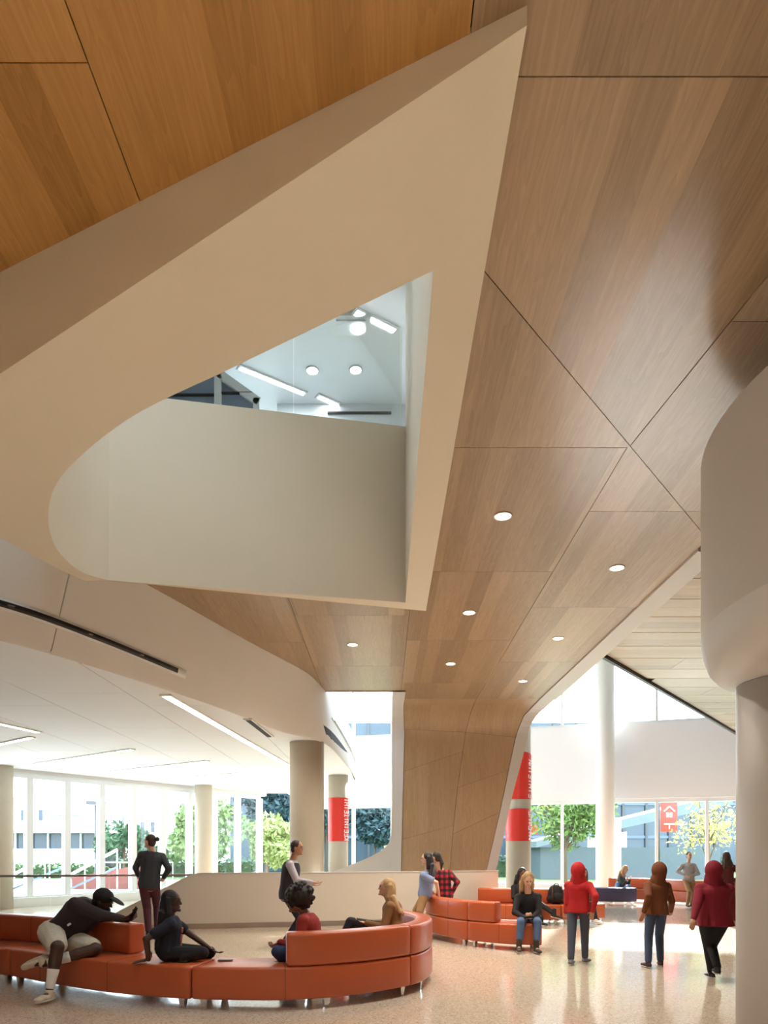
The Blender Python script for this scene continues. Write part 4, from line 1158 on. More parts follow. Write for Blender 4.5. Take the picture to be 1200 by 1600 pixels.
def person(label, H, pelvis, chest, head, hipyaw, shyaw, face, hands, ankles, kneeh=None, elbh=None, feet=None,
           sk='fair', top=('grey', (90, 90, 95)), sleeve='long', bottom=('navy', (40, 48, 66)), trouser='long', shoe=('white', (225, 222, 215)),
           hair=('short', 'dark', (40, 30, 26)), fat=1.0, hem=-0.10, flare=0.0, vox=0.011, curl=(25, 25), extra=None, headscale=1.0, vest=None, knees=None, legfat=1.0, topmat=None, sock=None, armfat=1.0):
    s = H / 1.72
    pelvis, chest, head = Vector(pelvis), Vector(chest), Vector(head)
    up = (chest - pelvis).normalized()
    def frame(yaw):
        r = rt(yaw); r = (r - up * r.dot(up)).normalized(); return r, up.cross(r).normalized()
    hr_, hf_ = frame(hipyaw); sr_, sf_ = frame(shyaw)
    yaw, pitch = face[0], face[1]
    ff = (fw(yaw) * math.cos(R(pitch)) + Vector((0, 0, math.sin(R(pitch))))).normalized()
    fr = rt(yaw)
    if len(face) > 2: fr = (Matrix.Rotation(R(face[2]), 3, ff) @ fr)
    fu = fr.cross(ff).normalized()
    z0 = 0.0
    e = empty('person', (pelvis.x, pelvis.y, 0)); tag(e, label, 'person')
    # joints
    hips = {1: pelvis + hr_ * 0.092 * s * fat - up * 0.02 * s, -1: pelvis - hr_ * 0.092 * s * fat - up * 0.02 * s}
    shs = {1: chest + sr_ * 0.166 * s * (0.6 + 0.4 * fat) - up * 0.045 * s, -1: chest - sr_ * 0.166 * s * (0.6 + 0.4 * fat) - up * 0.045 * s}
    wr = {1: Vector(hands[0]), -1: Vector(hands[1])}
    an = {1: Vector(ankles[0]), -1: Vector(ankles[1])}
    eh = elbh or ((0, 0, -1), (0, 0, -1))
    kh = kneeh or (tuple(hf_), tuple(hf_))
    el = {1: ik(shs[1], wr[1], 0.285 * s, 0.255 * s, eh[0]), -1: ik(shs[-1], wr[-1], 0.285 * s, 0.255 * s, eh[1])}
    kn = {1: ik(hips[1], an[1], 0.43 * s, 0.42 * s, kh[0]), -1: ik(hips[-1], an[-1], 0.43 * s, 0.42 * s, kh[1])}
    if knees: kn = {1: Vector(knees[0]), -1: Vector(knees[1])}
    fy = feet or (hipyaw, hipyaw)
    T = [(-0.26, .085, .075), (-0.14, .150, .105), (0.02, .165, .118), (0.28, .148, .108), (0.55, .152, .112), (0.76, .168, .116), (0.88, .158, .106), (0.97, .120, .086), (1.04, .082, .068), (1.10, .056, .054)]
    def torso(mb, t0, t1, grow, fl=0.0, n=18):
        span = chest - pelvis; rows = []
        ts = sorted(set([t0, t1] + [t for t, _, _ in T if t0 < t < t1]))
        for t in ts:
            a = interp([(x, y) for x, y, _ in T], t); b = interp([(x, z) for x, _, z in T], t)
            if t < 0 and fl: a = .165 + (-t) * fl; b = .118 + (-t) * fl
            a = a * s * fat + grow; b = b * s * fat + grow
            w = max(0, min(1, t)); r = (hr_ * (1 - w) + sr_ * w).normalized(); f = up.cross(r)
            c = pelvis + span * t
            rows.append([c + r * a * math.cos(2*math.pi*j/n) + f * b * math.sin(2*math.pi*j/n) for j in range(n)])
        mb.rings(rows)
    hs = s * headscale
    # --- body: one continuous skin from head to feet
    mb = MB(e.location)
    mb.ell(head + fu * 0.012 * hs, fr * 0.077 * hs, ff * 0.096 * hs, fu * 0.108 * hs, 18, 12)
    mb.ell(head + ff * 0.022 * hs - fu * 0.055 * hs, fr * 0.060 * hs, ff * 0.070 * hs, fu * 0.066 * hs)
    mb.cone(head + ff * 0.088 * hs + fu * 0.014 * hs, head + ff * 0.102 * hs - fu * 0.020 * hs, 0.009 * hs, 0.0135 * hs, 8)
    mb.ell(head + ff * 0.086 * hs - fu * 0.092 * hs, fr * 0.026 * hs, ff * 0.02 * hs, fu * 0.018 * hs)
    mb.ell(head + ff * 0.084 * hs + fu * 0.036 * hs, fr * 0.05 * hs, ff * 0.012 * hs, fu * 0.012 * hs)
    for sd in (1, -1):
        mb.ell(head + fr * 0.078 * sd * hs - fu * 0.006 * hs - ff * 0.005 * hs, fr * 0.012 * hs, ff * 0.020 * hs, fu * 0.032 * hs)
    mb.cone(chest + up * 0.0 * s, head - fu * 0.05 * hs - ff * 0.015 * hs, 0.062 * s, 0.054 * s)
    torso(mb, -0.26, 1.10, -0.012 * s)
    for sd in (1, -1):
        mb.cone(shs[sd], el[sd], 0.050 * s * armfat, 0.040 * s * armfat); mb.cone(el[sd], wr[sd], 0.040 * s * armfat, 0.027 * s)
        d = wr[sd] - el[sd]
        ac = sr_ if abs(d.normalized().dot(sr_)) < 0.8 else Vector((0, 0, 1))
        hand(mb, wr[sd], d if not (extra and extra.get('handdir') and extra['handdir'].get(sd)) else Vector(extra['handdir'][sd]), ac, curl[0 if sd == 1 else 1], s * 1.0, -sd)
        mb.cone(hips[sd], kn[sd], 0.082 * s * fat * legfat, 0.056 * s * legfat); mb.cone(kn[sd], kn[sd].lerp(an[sd], 0.35), 0.056 * s * legfat, 0.055 * s * legfat); mb.cone(kn[sd].lerp(an[sd], 0.35), an[sd], 0.055 * s * legfat, 0.036 * s)
        fq = fy[0 if sd == 1 else 1]; fd = fw(fq) if isinstance(fq, (int, float)) else Vector(fq)
        fd = fd.normalized(); dn = Vector((0, 0, -1)) if abs(fd.z) <= 0.3 else (an[sd] - kn[sd]).normalized(); dn = (dn - fd * dn.dot(fd)).normalized()
        mb.cone(an[sd] + dn * 0.02 * s, an[sd] + fd * 0.11 * s + dn * 0.05 * s, 0.036 * s, 0.022 * s)
    voxel(mb.build('body', skin(sk), e, True), vox * 0.62, 3)
    # --- eyes, brows and mouth
    for sd in (1, -1):
        q = MB(e.location); q.ell(head + ff * 0.088 * hs + fr * 0.031 * sd * hs + fu * 0.012 * hs, fr * 0.013 * hs, ff * 0.010 * hs, fu * 0.007 * hs)
        q.build('eye', plain('eye_dark', (30, 22, 20), 0.3), e, True)
        q = MB(e.location); q.cone(head + ff * 0.096 * hs + fr * 0.016 * sd * hs + fu * 0.032 * hs, head + ff * 0.084 * hs + fr * 0.048 * sd * hs + fu * 0.034 * hs, 0.005 * hs, 0.004 * hs, 6)
        q.build('eyebrow', hairm(hair[1], hair[2]), e, True)
    q = MB(e.location); q.ell(head + ff * 0.088 * hs - fu * 0.058 * hs, fr * 0.023 * hs, ff * 0.009 * hs, fu * 0.008 * hs)
    q.build('mouth', plain('lips_' + sk, tuple(int(c * f) for c, f in zip(SKINS[sk], (0.9, 0.66, 0.66))), 0.5), e, True)
    # --- trousers
    mb = MB(e.location); g_ = 0.014 * s
    torso(mb, -0.24, 0.13, g_)
    for sd in (1, -1):
        kk = kn[sd]; aa = kk.lerp(an[sd], 0.93)
        mb.cone(hips[sd], kk, 0.086 * s * fat * legfat + g_, 0.060 * s * legfat + g_)
        if trouser == 'long':
            mb.cone(kk, kk.lerp(an[sd], 0.35), 0.060 * s * legfat + g_, 0.056 * s * legfat + g_); mb.cone(kk.lerp(an[sd], 0.35), aa, 0.056 * s * legfat + g_, 0.044 * s + g_)
        elif trouser == 'crop':
            mb.cone(kk, kk.lerp(an[sd], 0.72), 0.060 * s + g_, 0.046 * s + g_)
    if trouser == 'shorts':
        mb = MB(e.location); torso(mb, -0.24, 0.13, g_)
        for sd in (1, -1):
            mb.cone(hips[sd], hips[sd].lerp(kn[sd], 0.80), 0.088 * s * fat * legfat + g_, 0.074 * s * legfat + g_ * 1.6)
    voxel(mb.build('shorts' if trouser == 'shorts' else 'trousers', cloth(*bottom), e, True), vox, 3)
    # --- top with sleeves
    mb = MB(e.location); g2 = 0.020 * s
    torso(mb, hem, 1.06, g2, flare)
    for sd in (1, -1):
        mb.cone(chest - up * 0.025 * s + sr_ * 0.07 * sd * s, shs[sd], 0.056 * s * fat + 0.01, 0.058 * s * armfat + g2 * 0.7)
        if sleeve == 'short':
            mb.cone(shs[sd], shs[sd].lerp(el[sd], 0.62), 0.056 * s * armfat + g2 * 0.7, 0.054 * s * armfat + g2 * 0.7)
        else:
            mb.cone(shs[sd], el[sd], 0.054 * s * armfat + g2 * 0.8, 0.044 * s * armfat + g2 * 0.8)
            mb.cone(el[sd], el[sd].lerp(wr[sd], 0.95 if sleeve == 'long' else 0.45), 0.044 * s * armfat + g2 * 0.8, (0.032 * s + g2 * 0.5) if sleeve == 'long' else 0.040 * s * armfat + g2)
    voxel(mb.build('top', topmat or cloth(*top), e, True), vox, 3)
    if vest:
        mb = MB(e.location); torso(mb, hem + 0.02, 0.99, g2 + 0.016 * s); mb.ell(chest - up * 0.06 * s, sr_ * 0.17 * s, sf_ * 0.13 * s, up * 0.09 * s)
        voxel(mb.build('vest', cloth(*vest), e, True), vox, 3)
    # --- shoes
    for i, sd in enumerate((1, -1)):
        fd = Vector(fy[i]) if not isinstance(fy[i], (int, float)) else fw(fy[i])
        fd.normalize(); a = an[sd]; dn = Vector((0, 0, -1))
        if abs(fd.z) > 0.3:
            dn = (kn[sd] - a).normalized() * -1; dn = (dn - fd * dn.dot(fd)).normalized()
        sd_ = fd.cross(dn).normalized(); mb = MB(e.location)
        mb.ell(a + dn * 0.045 * s - fd * 0.012 * s, sd_ * 0.044 * s, fd * 0.062 * s, dn * 0.038 * s)
        mb.ell(a + dn * 0.050 * s + fd * 0.075 * s, sd_ * 0.047 * s, fd * 0.085 * s, dn * 0.032 * s)
        mb.ell(a + dn * 0.056 * s + fd * 0.145 * s, sd_ * 0.044 * s, fd * 0.058 * s, dn * 0.026 * s)
        mb.cone(a + dn * 0.015 * s, a + dn * 0.05 * s, 0.048 * s, 0.048 * s)
        if 'boot' in shoe[0]: mb.cone(a - dn * 0.09 * s, a + dn * 0.03 * s, 0.052 * s, 0.05 * s)
        sh = voxel(mb.build('shoe', cloth(shoe[0], shoe[1], 0.6), e, True), vox * 0.8, 2)
        so = MB(e.location)
        so.ell(a + dn * 0.078 * s + fd * 0.055 * s, sd_ * 0.048 * s, fd * 0.145 * s, dn * 0.012 * s)
        so.build('sole', plain('rubber_sole', (205, 200, 190) if shoe[1][0] > 120 else (40, 38, 36), 0.7), sh, True)
        if sock:
            q = MB(e.location); q.cone(a.lerp(kn[sd], 0.44), a.lerp(kn[sd], 0.10), 0.052 * s * legfat, 0.043 * s); voxel(q.build('sock', cloth(*sock), e, True), vox * 0.8, 2)
    # --- hair
    style = hair[0]; hm = hairm(hair[1], hair[2]); mb = MB(e.location)
    rnd = random.Random(len(label))
    def capshape(k=1.0):
        mb.ell(head + fu * 0.030 * hs - ff * 0.020 * hs, fr * 0.086 * hs * k, ff * 0.096 * hs * k, fu * 0.102 * hs * k, 18, 12)
        mb.ell(head - ff * 0.045 * hs - fu * 0.02 * hs, fr * 0.076 * hs * k, ff * 0.062 * hs, fu * 0.075 * hs)
    if style == 'short': capshape()
    elif style == 'bun':
        capshape(); mb.ball(head - ff * 0.150 * hs + fu * 0.045 * hs, 0.042 * hs); mb.cone(head - ff * 0.08 * hs + fu * 0.03 * hs, head - ff * 0.135 * hs + fu * 0.045 * hs, 0.03 * hs, 0.022 * hs)
    elif style == 'pony':
        capshape(); mb.cone(head - ff * 0.10 * hs, head - ff * 0.135 * hs - fu * 0.12 * hs, 0.035 * hs, 0.04 * hs); mb.cone(head - ff * 0.135 * hs - fu * 0.12 * hs, head - ff * 0.11 * hs - fu * 0.24 * hs, 0.04 * hs, 0.015 * hs)
    elif style == 'afro':
        c = head + fu * 0.050 * hs - ff * 0.055 * hs
        mb.ell(c, fr * 0.150 * hs, ff * 0.140 * hs, fu * 0.140 * hs)
        for i in range(120):
            d = Vector((rnd.gauss(0, 1), rnd.gauss(0, 1), rnd.gauss(0, 1))).normalized()
            if d.dot(ff) > 0.62 and d.dot(fu) < 0.5: continue
            mb.ball(c + (fr * d.x * 0.154 + ff * d.y * 0.144 + fu * d.z * 0.146) * hs, rnd.uniform(0.018, 0.032) * hs)
    elif style in ('long', 'medium'):
        capshape(1.04); L = (0.36 if style == 'long' else 0.20) * hs
        back = -ff
        if len(hair) > 3: L = hair[3] * hs
        for sd in (-1, 1):
            a = head + fr * 0.062 * sd * hs - ff * 0.035 * hs + fu * 0.02 * hs; b = head + fr * 0.082 * sd * hs - ff * 0.02 * hs - fu * 0.12 * hs
            c = b - Vector((0, 0, L * 0.6)) + fr * 0.012 * sd * hs - (sf_ * 0.03 * s if style == 'long' and len(hair) < 5 else -ff * 0.02 * s)
            mb.cone(a, b, 0.050 * hs, 0.044 * hs); mb.cone(b, c, 0.044 * hs, 0.022 * hs)
        a = head - ff * 0.06 * hs; b = head - ff * 0.085 * hs - fu * 0.13 * hs; c = chest - sf_ * (0.085 * s * fat + 0.025) - up * max(0.02, L - 0.10 * hs)
        mb.ell((a + b) / 2, fr * 0.095 * hs, ff * 0.06 * hs, fu * 0.15 * hs)
        for o in (-0.075, -0.038, 0.0, 0.038, 0.075):
            mb.cone(b + fr * o * hs, c + sr_ * o * 1.35 * hs + Vector((0, 0, rnd.uniform(-0.03, 0.03))), 0.050 * hs, 0.034 * hs)
    elif style == 'hood':
        hm = topmat or cloth(*top)
        mb.ell(head + fu * 0.02 * hs - ff * 0.035 * hs, fr * 0.118 * hs, ff * 0.122 * hs, fu * 0.142 * hs, 18, 12)
        mb.cone(head - fu * 0.06 * hs - ff * 0.04 * hs, chest - sf_ * 0.02 * s, 0.105 * hs, 0.115 * s)
        for sd in (-1, 1): mb.cone(head - fu * 0.08 * hs + fr * 0.05 * sd * hs, chest + sr_ * sd * 0.09 * s, 0.07 * hs, 0.06 * s)
    voxel(mb.build('hood' if style == 'hood' else 'hair', hm, e, True), vox * 0.75, 2 if style != 'afro' else 1)
    return dict(e=e, head=head, ff=ff, fr=fr, fu=fu, s=s, hs=hs, wr=wr, el=el, chest=chest, up=up, sf=sf_, sr=sr_, kn=kn, an=an)

def phone_at(p, d, nrm, label, size=(0.075, 0.15, 0.009), name='phone'):
    d = d.normalized(); x = d.cross(nrm).normalized(); n = x.cross(d).normalized(); p = Vector(p)
    e = empty(name, p); tag(e, label, 'phone')
    into(MB().bar(p - d * size[1] / 2, p + d * size[1] / 2, size[0], size[2], up=n).build('case', plain('phone_black', (18, 18, 20), 0.6)), e)
    into(MB().bar(p - d * size[1] * 0.46 + n * size[2] * 0.55, p + d * size[1] * 0.46 + n * size[2] * 0.55, size[0] * 0.9, 0.002, up=n).build('screen', plain('phone_screen', (22, 24, 28), 0.55)), e)
    return e
#PEOPLE_MARK
# 1 seated man in cap and shorts
q = person('person in a black cap and pale shorts leaning on the orange sofa with a phone', 1.80,
    W(97, 1462, 8.0), W(140, 1413, 8.0), W(161, 1408, 7.98), 140, 118, (92, -22), (W(193, 1436, 7.82), W(197, 1439, 8.1)),
    (W(77, 1549, 7.33), W(68, 1506, 7.48)), knees=(W(90, 1480, 7.42), W(150, 1483, 7.70)), elbh=((-0.2, -0.6, -1), (0.2, 0.5, -1)),
    feet=(195, (-0.75, -0.5, -0.35)), sk='deep', top=('charcoal_camo', (52, 44, 48)), bottom=('stone', (206, 198, 182)), trouser='shorts',
    shoe=('cream_trainer', (204, 190, 170)), hair=('short', 'black', (16, 14, 14)), fat=1.28, legfat=1.22, armfat=1.2, sock=('white_sock', (232, 230, 226)), headscale=1.05, hem=-0.12, vox=0.010,
    extra={'handdir': {1: (0.9, 0.05, 0.35), -1: (0.9, -0.1, 0.3)}}, curl=(48, 55))
e, head, ff, fr, fu, hs = q['e'], q['head'], q['ff'], q['fr'], q['fu'], q['hs']
mb = MB(e.location); mb.ell(head + fu * 0.042 * hs - ff * 0.012 * hs, fr * 0.094 * hs, ff * 0.108 * hs, fu * 0.094 * hs, 20, 12)
cp = voxel(mb.build('cap', cloth('black_cap', (22, 22, 24)), e, True), 0.007, 2)
mb = MB(e.location); mb.ell(head + fu * 0.058 * hs + ff * 0.135 * hs, fr * 0.080 * hs, ff * 0.085 * hs - fu * 0.02 * hs, fu * 0.010 * hs); mb.build('brim', cloth('black_cap', (22, 22, 24)), cp, True)
mb = MB(e.location); mb.ell(head + ff * 0.045 * hs - fu * 0.090 * hs, fr * 0.066 * hs, ff * 0.068 * hs, fu * 0.062 * hs); mb.ell(head + ff * 0.085 * hs - fu * 0.075 * hs, fr * 0.04 * hs, ff * 0.025 * hs, fu * 0.035 * hs)
voxel(mb.build('beard', hairm('black', (16, 14, 14)), e, True), 0.007, 1)
mb = MB(e.location); pw = q['wr'][1]; mb.bar(W(106, 1446, 7.78), W(110, 1443, 7.78), 0.03, 0.02); mb.build('patch', cloth('white_sock', (232, 230, 226)), e)
phone_at(W(209, 1427, 7.80), Vector((0.45, 0, 0.9)), Vector((-0.72, -0.6, 0.3)), 'black phone held up by the person in the black cap')

# 2 seated woman with long black hair
q = person('person with long black hair in a navy shirt sitting sideways on the orange bench', 1.64,
    W(262, 1484, 7.42), W(266, 1434, 7.40), W(268, 1409, 7.40), 75, 72, (78, -2), (W(232, 1499, 7.24), W(328, 1482, 7.55)),
    (W(286, 1497, 7.30), W(300, 1497, 7.62)), knees=(W(316, 1489, 7.36), W(327, 1488, 7.60)), elbh=((-0.6, -0.6, 0.2), (0, 0.3, -1)),
    feet=((-0.9, 0.3, -0.1), (-0.9, 0.2, -0.1)), sk='deep', top=('navy_print', (20, 26, 42)), sleeve='short', bottom=('black_denim', (20, 22, 28)), shoe=('black_shoe', (20, 20, 22)),
    hair=('long', 'jet', (14, 13, 16), 0.42), vox=0.0095, extra={'handdir': {1: (-0.75, -0.5, -0.12), -1: (0.8, -0.2, -0.4)}}, curl=(6, 30), hem=-0.12)
e = q['e']; mb = MB(e.location)
rn = random.Random(3)
base_p = q['chest'] + q['sf'] * 0.135 * q['s'] - q['up'] * 0.2
for i in range(9):
    c = base_p + q['sr'] * rn.uniform(-0.03, 0.09) + q['up'] * rn.uniform(-0.13, 0.1); mb.bar(c, c + q['up'] * rn.uniform(0.02, 0.05) + q['sr'] * rn.uniform(-0.02, 0.02), 0.016, 0.02)
mb.build('shirt_print', cloth('rose_print', (190, 120, 120)), e)
mb = MB(e.location); mb.cone(q['wr'][1] + Vector((0.005, 0, 0.04)), q['wr'][1] + Vector((0.006, 0, 0.055)), 0.034, 0.034); mb.build('bracelet', M_STEEL, e, True)

# 3 man with bun at the rail
person('person with a hair bun, charcoal top and plum trousers standing at the glass guard', 1.93,
    W(233, 1380, 13.5), W(238, 1333, 13.5), W(234, 1315, 13.5), -22, -25, (-72, 2), (W(256, 1371, 13.62), W(216, 1368, 13.78)),
    (W(246, 1453, 13.6), W(232, 1455, 13.45)), kneeh=((-0.2, 1, 0), (-0.2, 1, 0)), elbh=((0.7, -0.6, -0.5), (-0.7, -0.6, -0.5)), feet=(-5, -20), sk='fair',
    top=('charcoal', (54, 60, 70)), bottom=('plum', (82, 42, 54)), shoe=('black_shoe', (20, 20, 22)), hair=('bun', 'brown', (62, 42, 32)), vox=0.013, hem=-0.16)
# 4 man in vest
q = person('person in a dark vest over a pale grey shirt standing before the concrete column', 1.80,
    W(450, 1397, 11.9), W(456, 1347, 11.9), W(464, 1325, 11.9), 88, 92, (100, -4), (W(488, 1379, 11.6), W(486, 1382, 12.1)),
    (W(446, 1470, 11.75), W(456, 1469, 12.1)), kneeh=((1, 0, 0), (1, 0, 0)), elbh=((-0.5, -0.2, -1), (-0.5, 0.2, -1)), feet=(95, 80), sk='tan',
    top=('pale_grey', (184, 180, 192)), vest=('dark_vest', (48, 44, 56)), bottom=('dark_denim', (28, 32, 46)), shoe=('black_shoe', (20, 20, 22)), hair=('short', 'brownblack', (44, 34, 30)), vox=0.012, hem=-0.2)
# 5 woman with afro
person('person with a curly afro in a rust-red sweater sitting cross-legged, facing left', 1.64,
    W(489, 1486, 7.5), W(479, 1431, 7.52), W(463, 1408, 7.50), -88, -80, (-95, -12), (W(440, 1473, 7.72), W(437, 1472, 7.40)),
    (W(455, 1498, 7.62), W(442, 1498, 7.36)), knees=(W(440, 1485, 7.80), W(434, 1487, 7.32)), elbh=((0.3, 0.6, -1), (0.4, -0.6, -1)),
    feet=((-0.3, -0.8, -0.2), (-0.95, 0.1, -0.1)), sk='brown', top=('rust_red', (146, 44, 40)), bottom=('blue_denim', (40, 58, 96)), shoe=('black_shoe', (24, 24, 28)),
    hair=('afro', 'curl', (26, 18, 16)), vox=0.0095, extra={'handdir': {1: (-0.7, -0.5, -0.4), -1: (-0.7, 0.4, -0.4)}}, curl=(50, 50), hem=-0.1)
# 7 blonde woman in tan jacket
person('person with straight blonde hair in a tan jacket sitting with crossed dark trousers', 1.66,
    W(616, 1450, 9.1), W(612, 1410, 9.1), W(604, 1387, 9.1), -85, -80, (-95, 4), (W(580, 1443, 9.3), W(572, 1442, 8.95)),
    (W(548, 1492, 9.4), W(530, 1480, 8.9)), knees=(W(558, 1444, 9.35), W(548, 1441, 9.0)), elbh=((0.5, 0.5, -1), (0.5, -0.5, -1)), feet=(-95, (-0.9, 0, -0.3)), sk='fair',
    top=('tan_jacket', (140, 100, 62)), bottom=('black_navy', (26, 26, 36)), shoe=('brown_boot', (60, 44, 36)), hair=('long', 'blonde', (190, 156, 108), 0.24), vox=0.010, hem=-0.1)
# 8 blue shirt
person('person in a light blue shirt and khaki trousers leaning on the middle sofa back', 1.70,
    W(664, 1397, 13.05), W(668, 1363, 13.0), W(667, 1342, 13.0), -75, -60, (-85, -4), (W(664, 1398, 13.3), W(686, 1400, 12.85)),
    (W(646, 1456, 13.1), W(652, 1458, 12.85)), knees=(W(650, 1422, 13.15), W(656, 1424, 12.85)), elbh=((0.3, 0.5, 0), (0.8, -0.4, 0.3)), feet=(-90, -80), sk='fair',
    top=('sky_blue', (128, 144, 180)), sleeve='short', bottom=('khaki', (160, 124, 84)), shoe=('brown_boot', (70, 54, 44)), hair=('medium', 'darkbrown', (30, 22, 22), 0.10), vox=0.012, hem=-0.12)
# 9 plaid
person('person in a red and black plaid shirt sitting on the middle sofa back', 1.70,
    W(695, 1399, 13.8), W(690, 1362, 13.8), W(681, 1340, 13.8), -30, -25, (-55, -4), (W(706, 1396, 13.75), W(674, 1394, 14.0)),
    (W(690, 1440, 14.3), W(676, 1440, 14.3)), knees=(W(688, 1405, 14.3), W(674, 1405, 14.3)), elbh=((0.6, -0.6, -0.2), (-0.6, -0.4, -0.2)), feet=(-20, -20), sk='fair',
    topmat=plaid(), bottom=('dark_denim', (28, 32, 46)), shoe=('black_shoe', (20, 20, 22)), hair=('pony', 'darkbrown2', (48, 32, 26)), vox=0.012, hem=-0.14)
# 10 blonde in black sweater
q = person('person with wavy blonde hair and black sweater looking down at a phone on the bench', 1.66,
    W(825, 1433, 11.58), W(825, 1398, 11.52), W(825, 1374, 11.36), 180, 180, (180, -32), (W(820, 1435, 11.20), W(831, 1435, 11.20)),
    (W(811, 1478, 11.05), W(838, 1480, 11.02)), knees=(W(814, 1441, 11.10), W(840, 1441, 11.10)), elbh=((-0.8, 0.3, -0.6), (0.8, 0.3, -0.6)), feet=(190, 172), sk='fair',
    top=('black_knit', (22, 21, 25)), bottom=('mid_denim', (74, 98, 134)), trouser='crop', shoe=('olive_boot', (58, 48, 34)), hair=('long', 'honey', (168, 134, 92), 0.14, 1), vox=0.0105, hem=-0.08,
    extra={'handdir': {1: (0.5, -0.5, 0.25), -1: (-0.5, -0.5, 0.25)}}, curl=(50, 50))
phone_at(W(826, 1433, 11.1), Vector((1, 0, 0.1)), Vector((0, 0.5, 0.8)), 'small phone in the hands of the person in the black sweater', (0.07, 0.14, 0.009))
# 11 dark person behind
person('dark-haired person in black with ankle boots sitting behind the blonde phone user', 1.64,
    W(812, 1414, 16.1), W(812, 1384, 16.15), W(816, 1364, 16.1), 150, 160, (165, -25), (W(818, 1405, 15.8), W(826, 1405, 15.85)),
    (W(866, 1428, 15.25), W(846, 1440, 15.35)), knees=(W(842, 1411, 15.55), W(838, 1416, 15.55)), elbh=((-0.8, 0, -0.6), (0.8, 0, -0.6)), feet=((0.95, -0.2, -0.2), 150), sk='brown',
    top=('black_coat', (20, 20, 24)), bottom=('black_trouser', (18, 18, 22)), shoe=('black_boot', (16, 16, 18)), hair=('medium', 'jet', (14, 13, 16)), vox=0.014)
# 12 person behind red walker
person('person in a maroon top and white shoes sitting at the end of the far sofa', 1.62,
    W(912, 1412, 16.2), W(913, 1384, 16.2), W(912, 1364, 16.15), 178, 178, (180, -10), (W(908, 1408, 15.8), W(922, 1408, 15.8)),
    (W(917, 1436, 15.3), W(931, 1437, 15.3)), knees=(W(908, 1413, 15.6), W(926, 1413, 15.6)), elbh=((-0.8, 0.2, -0.6), (0.8, 0.2, -0.6)), feet=(170, 150), sk='tan',
    top=('maroon', (92, 30, 30)), bottom=('black_trouser', (18, 18, 22)), shoe=('white_shoe', (224, 220, 212)), hair=('medium', 'brown', (62, 42, 32)), vox=0.014)
# walkers
person('person in a red hooded jacket and grey jeans walking across the shiny floor', 1.50,
    W(904, 1415, 10.0), W(904, 1379, 10.0), W(904, 1362, 10.0), 30, 28, (32, -6), (W(926, 1424, 9.8), W(884, 1426, 10.2)),
    (W(914, 1496, 10.15), W(892, 1499, 9.85)), kneeh=((0.4, 1, 0), (0.4, 1, 0)), elbh=((0.2, -1, 0), (-0.2, -1, 0)), feet=(40, 25), sk='tan',
    top=('red_hoodie', (176, 24, 28)), bottom=('grey_denim', (70, 76, 92)), shoe=('grey_shoe', (112, 112, 120)), hair=('hood', 'brown', (62, 42, 32)), vox=0.012, hem=-0.3, flare=0.05, fat=1.05)
person('person in a brown hooded coat and blue jeans walking toward the window', 1.50,
    W(1026, 1417, 9.7), W(1027, 1380, 9.7), W(1028, 1362, 9.7), -12, -8, (-15, -4), (W(1048, 1424, 9.95), W(1006, 1425, 9.5)),
    (W(1032, 1501, 9.75), W(1013, 1503, 9.62)), kneeh=((0, 1, 0), (0, 1, 0)), elbh=((0.1, -1, 0), (-0.1, -1, 0)), feet=(15, -10), sk='tan',
    top=('brown_coat', (106, 58, 26)), bottom=('slate_denim', (62, 78, 104)), shoe=('brown_shoe', (60, 34, 34)), hair=('hood', 'brown', (62, 42, 32)), vox=0.012, hem=-0.32, flare=0.06)
person('person in a crimson hooded coat and black trousers walking nearest the round column', 1.53,
    W(1116, 1432, 8.75), W(1116, 1384, 8.75), W(1114, 1362, 8.75), 12, 8, (10, -2), (W(1149, 1436, 9.0), W(1084, 1436, 8.5)),
    (W(1121, 1512, 8.55), W(1112, 1520, 8.95)), kneeh=((0, 1, 0), (0, 1, 0)), elbh=((0.1, -1, 0), (-0.1, -1, 0)), feet=(12, 0), sk='tan',
    top=('crimson_coat', (122, 10, 36)), bottom=('black_trouser', (18, 18, 22)), shoe=('black_shoe', (20, 20, 22)), hair=('hood', 'brown', (62, 42, 32)), vox=0.012, hem=-0.3, flare=0.10, fat=1.28, armfat=1.25)
# far people
person('blonde person in a green jacket curled up with a phone on the distant sofa', 1.64,
    W(967, 1387, 22.7), W(973, 1371, 22.7), W(977, 1358, 22.6), 140, 130, (135, -25), (W(978, 1376, 22.3), W(984, 1374, 22.4)),
    (W(964, 1390, 22.2), W(968, 1391, 22.2)), knees=(W(965, 1381, 22.3), W(983, 1385, 22.3)), elbh=((0, 0, -1), (0.3, 0, -1)), feet=(200, 200), sk='fair',
    top=('moss', (58, 66, 54)), bottom=('light_denim', (110, 142, 190)), shoe=('black_shoe', (20, 20, 22)), hair=('long', 'blonde', (190, 156, 108), 0.24, 1), vox=0.016)
person('person with glasses in a light grey jacket and tan trousers standing by the window', 1.62,
    W(1076, 1374, 20.6), W(1076, 1350, 20.6), W(1077, 1337, 20.6), 185, 185, (180, 0), (W(1070, 1368, 20.4), W(1082, 1368, 20.4)),
    (W(1074, 1413, 20.5), W(1080, 1413, 20.6)), kneeh=((0, -1, 0), (0, -1, 0)), elbh=((-1, 0.2, -0.2), (1, 0.2, -0.2)), feet=(190, 165), sk='fair',
    top=('light_grey_jacket', (176, 168, 166)), bottom=('camel', (160, 124, 88)), shoe=('brown_boot', (96, 60, 44)), hair=('short', 'brown', (62, 42, 32)), vox=0.016, hem=-0.25)
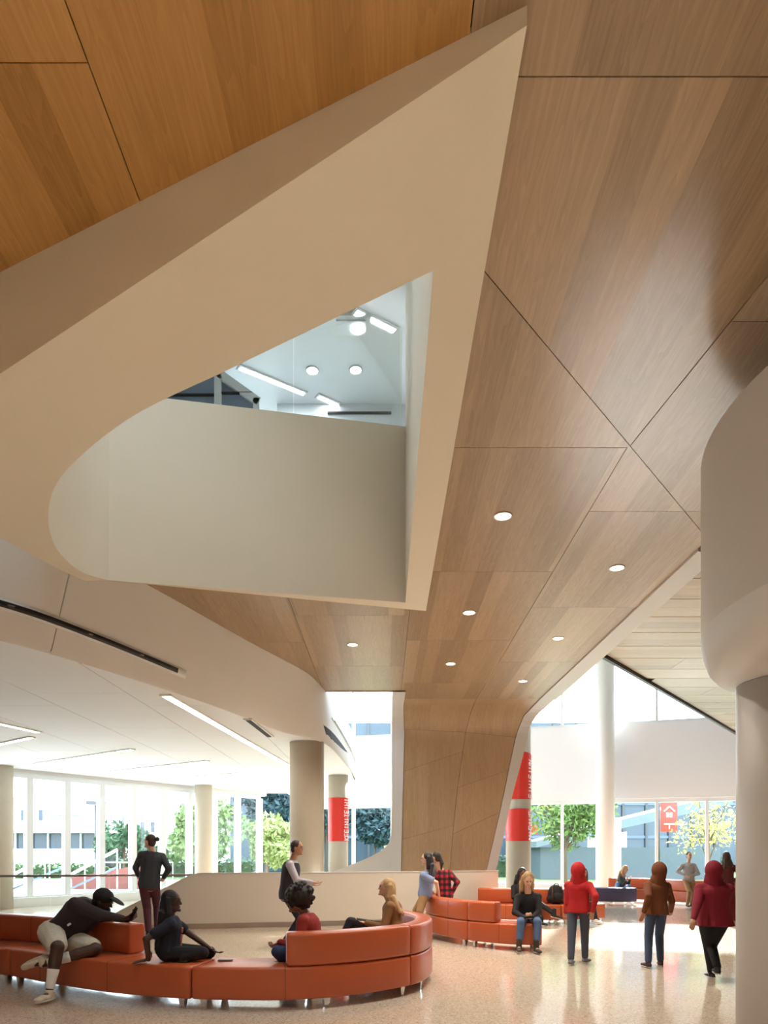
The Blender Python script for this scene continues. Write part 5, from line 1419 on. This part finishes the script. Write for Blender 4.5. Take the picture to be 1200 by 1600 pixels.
person('dark-haired person in a maroon coat half hidden by the round column', 1.56,
    W(1136, 1378, 17.0), W(1136, 1352, 17.0), W(1134, 1338, 17.0), 10, 5, (-10, 0), (W(1147, 1376, 16.9), W(1126, 1376, 16.9)),
    (W(1138, 1430, 17.0), W(1132, 1430, 17.0)), kneeh=((0, 1, 0), (0, 1, 0)), elbh=((0.8, -0.4, 0), (-0.8, -0.4, 0)), feet=(10, 0), sk='tan',
    top=('maroon', (92, 30, 30)), bottom=('black_trouser', (18, 18, 22)), shoe=('brown_boot', (70, 54, 44)), hair=('medium', 'brown', (62, 42, 32), 0.15), vox=0.015, hem=-0.25)

# --- things on the sofas
phone_at(Vector((W(352, 1503, 7.4).x, 7.4, 0.436)), Vector((1, 0.1, 0)), Vector((0, 0, 1)), 'black phone lying alone on the orange bench')
bag = empty('backpack', (W(868, 1400, 16).x, 15.95, 0.43)); tag(bag, 'black and brown backpack standing on the far orange sofa', 'backpack')
bx_, by_ = bag.location.x, bag.location.y
mb = MB(); mb.ell((bx_, by_, 0.64), (0.19, 0, 0.02), (0, 0.12, 0), (-0.03, 0, 0.23)); mb.ell((bx_ - 0.02, by_, 0.55), (0.20, 0, 0), (0, 0.13, 0), (0, 0, 0.13)); mb.ell((bx_ + 0.01, by_ - 0.1, 0.57), (0.14, 0, 0), (0, 0.06, 0), (0, 0, 0.12))
into(voxel(mb.build('bag_body', cloth('bag_black', (34, 30, 30)), None, True), 0.015, 2), bag)
mb = MB()
pts = spline([(bx_ - 0.05, by_ - 0.02, 0.84), (bx_ - 0.03, by_ - 0.02, 0.89), (bx_ + 0.03, by_ - 0.02, 0.89), (bx_ + 0.05, by_ - 0.02, 0.84)], 4)
for a, b in zip(pts, pts[1:]): mb.cone(a, b, 0.01, 0.01, 6)
into(mb.build('handle', cloth('bag_black', (34, 30, 30))), bag)
for sd in (-0.1, 0.1):
    mb = MB(); pts = spline([(bx_ + sd, by_ - 0.06, 0.82), (bx_ + sd * 1.2, by_ - 0.17, 0.70), (bx_ + sd * 1.2, by_ - 0.17, 0.56), (bx_ + sd, by_ - 0.1, 0.47)], 4)
    for a, b in zip(pts, pts[1:]): mb.cone(a, b, 0.018, 0.018, 6)
    into(mb.build('strap', cloth('bag_brown', (74, 46, 36))), bag)

# ------------------------------------------------------------------ bake the melted skins into plain meshes
dg = bpy.context.evaluated_depsgraph_get()
baked = []
for o in VOXEL:
    me = bpy.data.meshes.new_from_object(o.evaluated_get(dg)); baked.append((o, me))
for o, me in baked:
    old = o.data; o.modifiers.clear(); o.data = me; me.name = o.name
    for p in me.polygons: p.use_smooth = True
    bpy.data.meshes.remove(old)
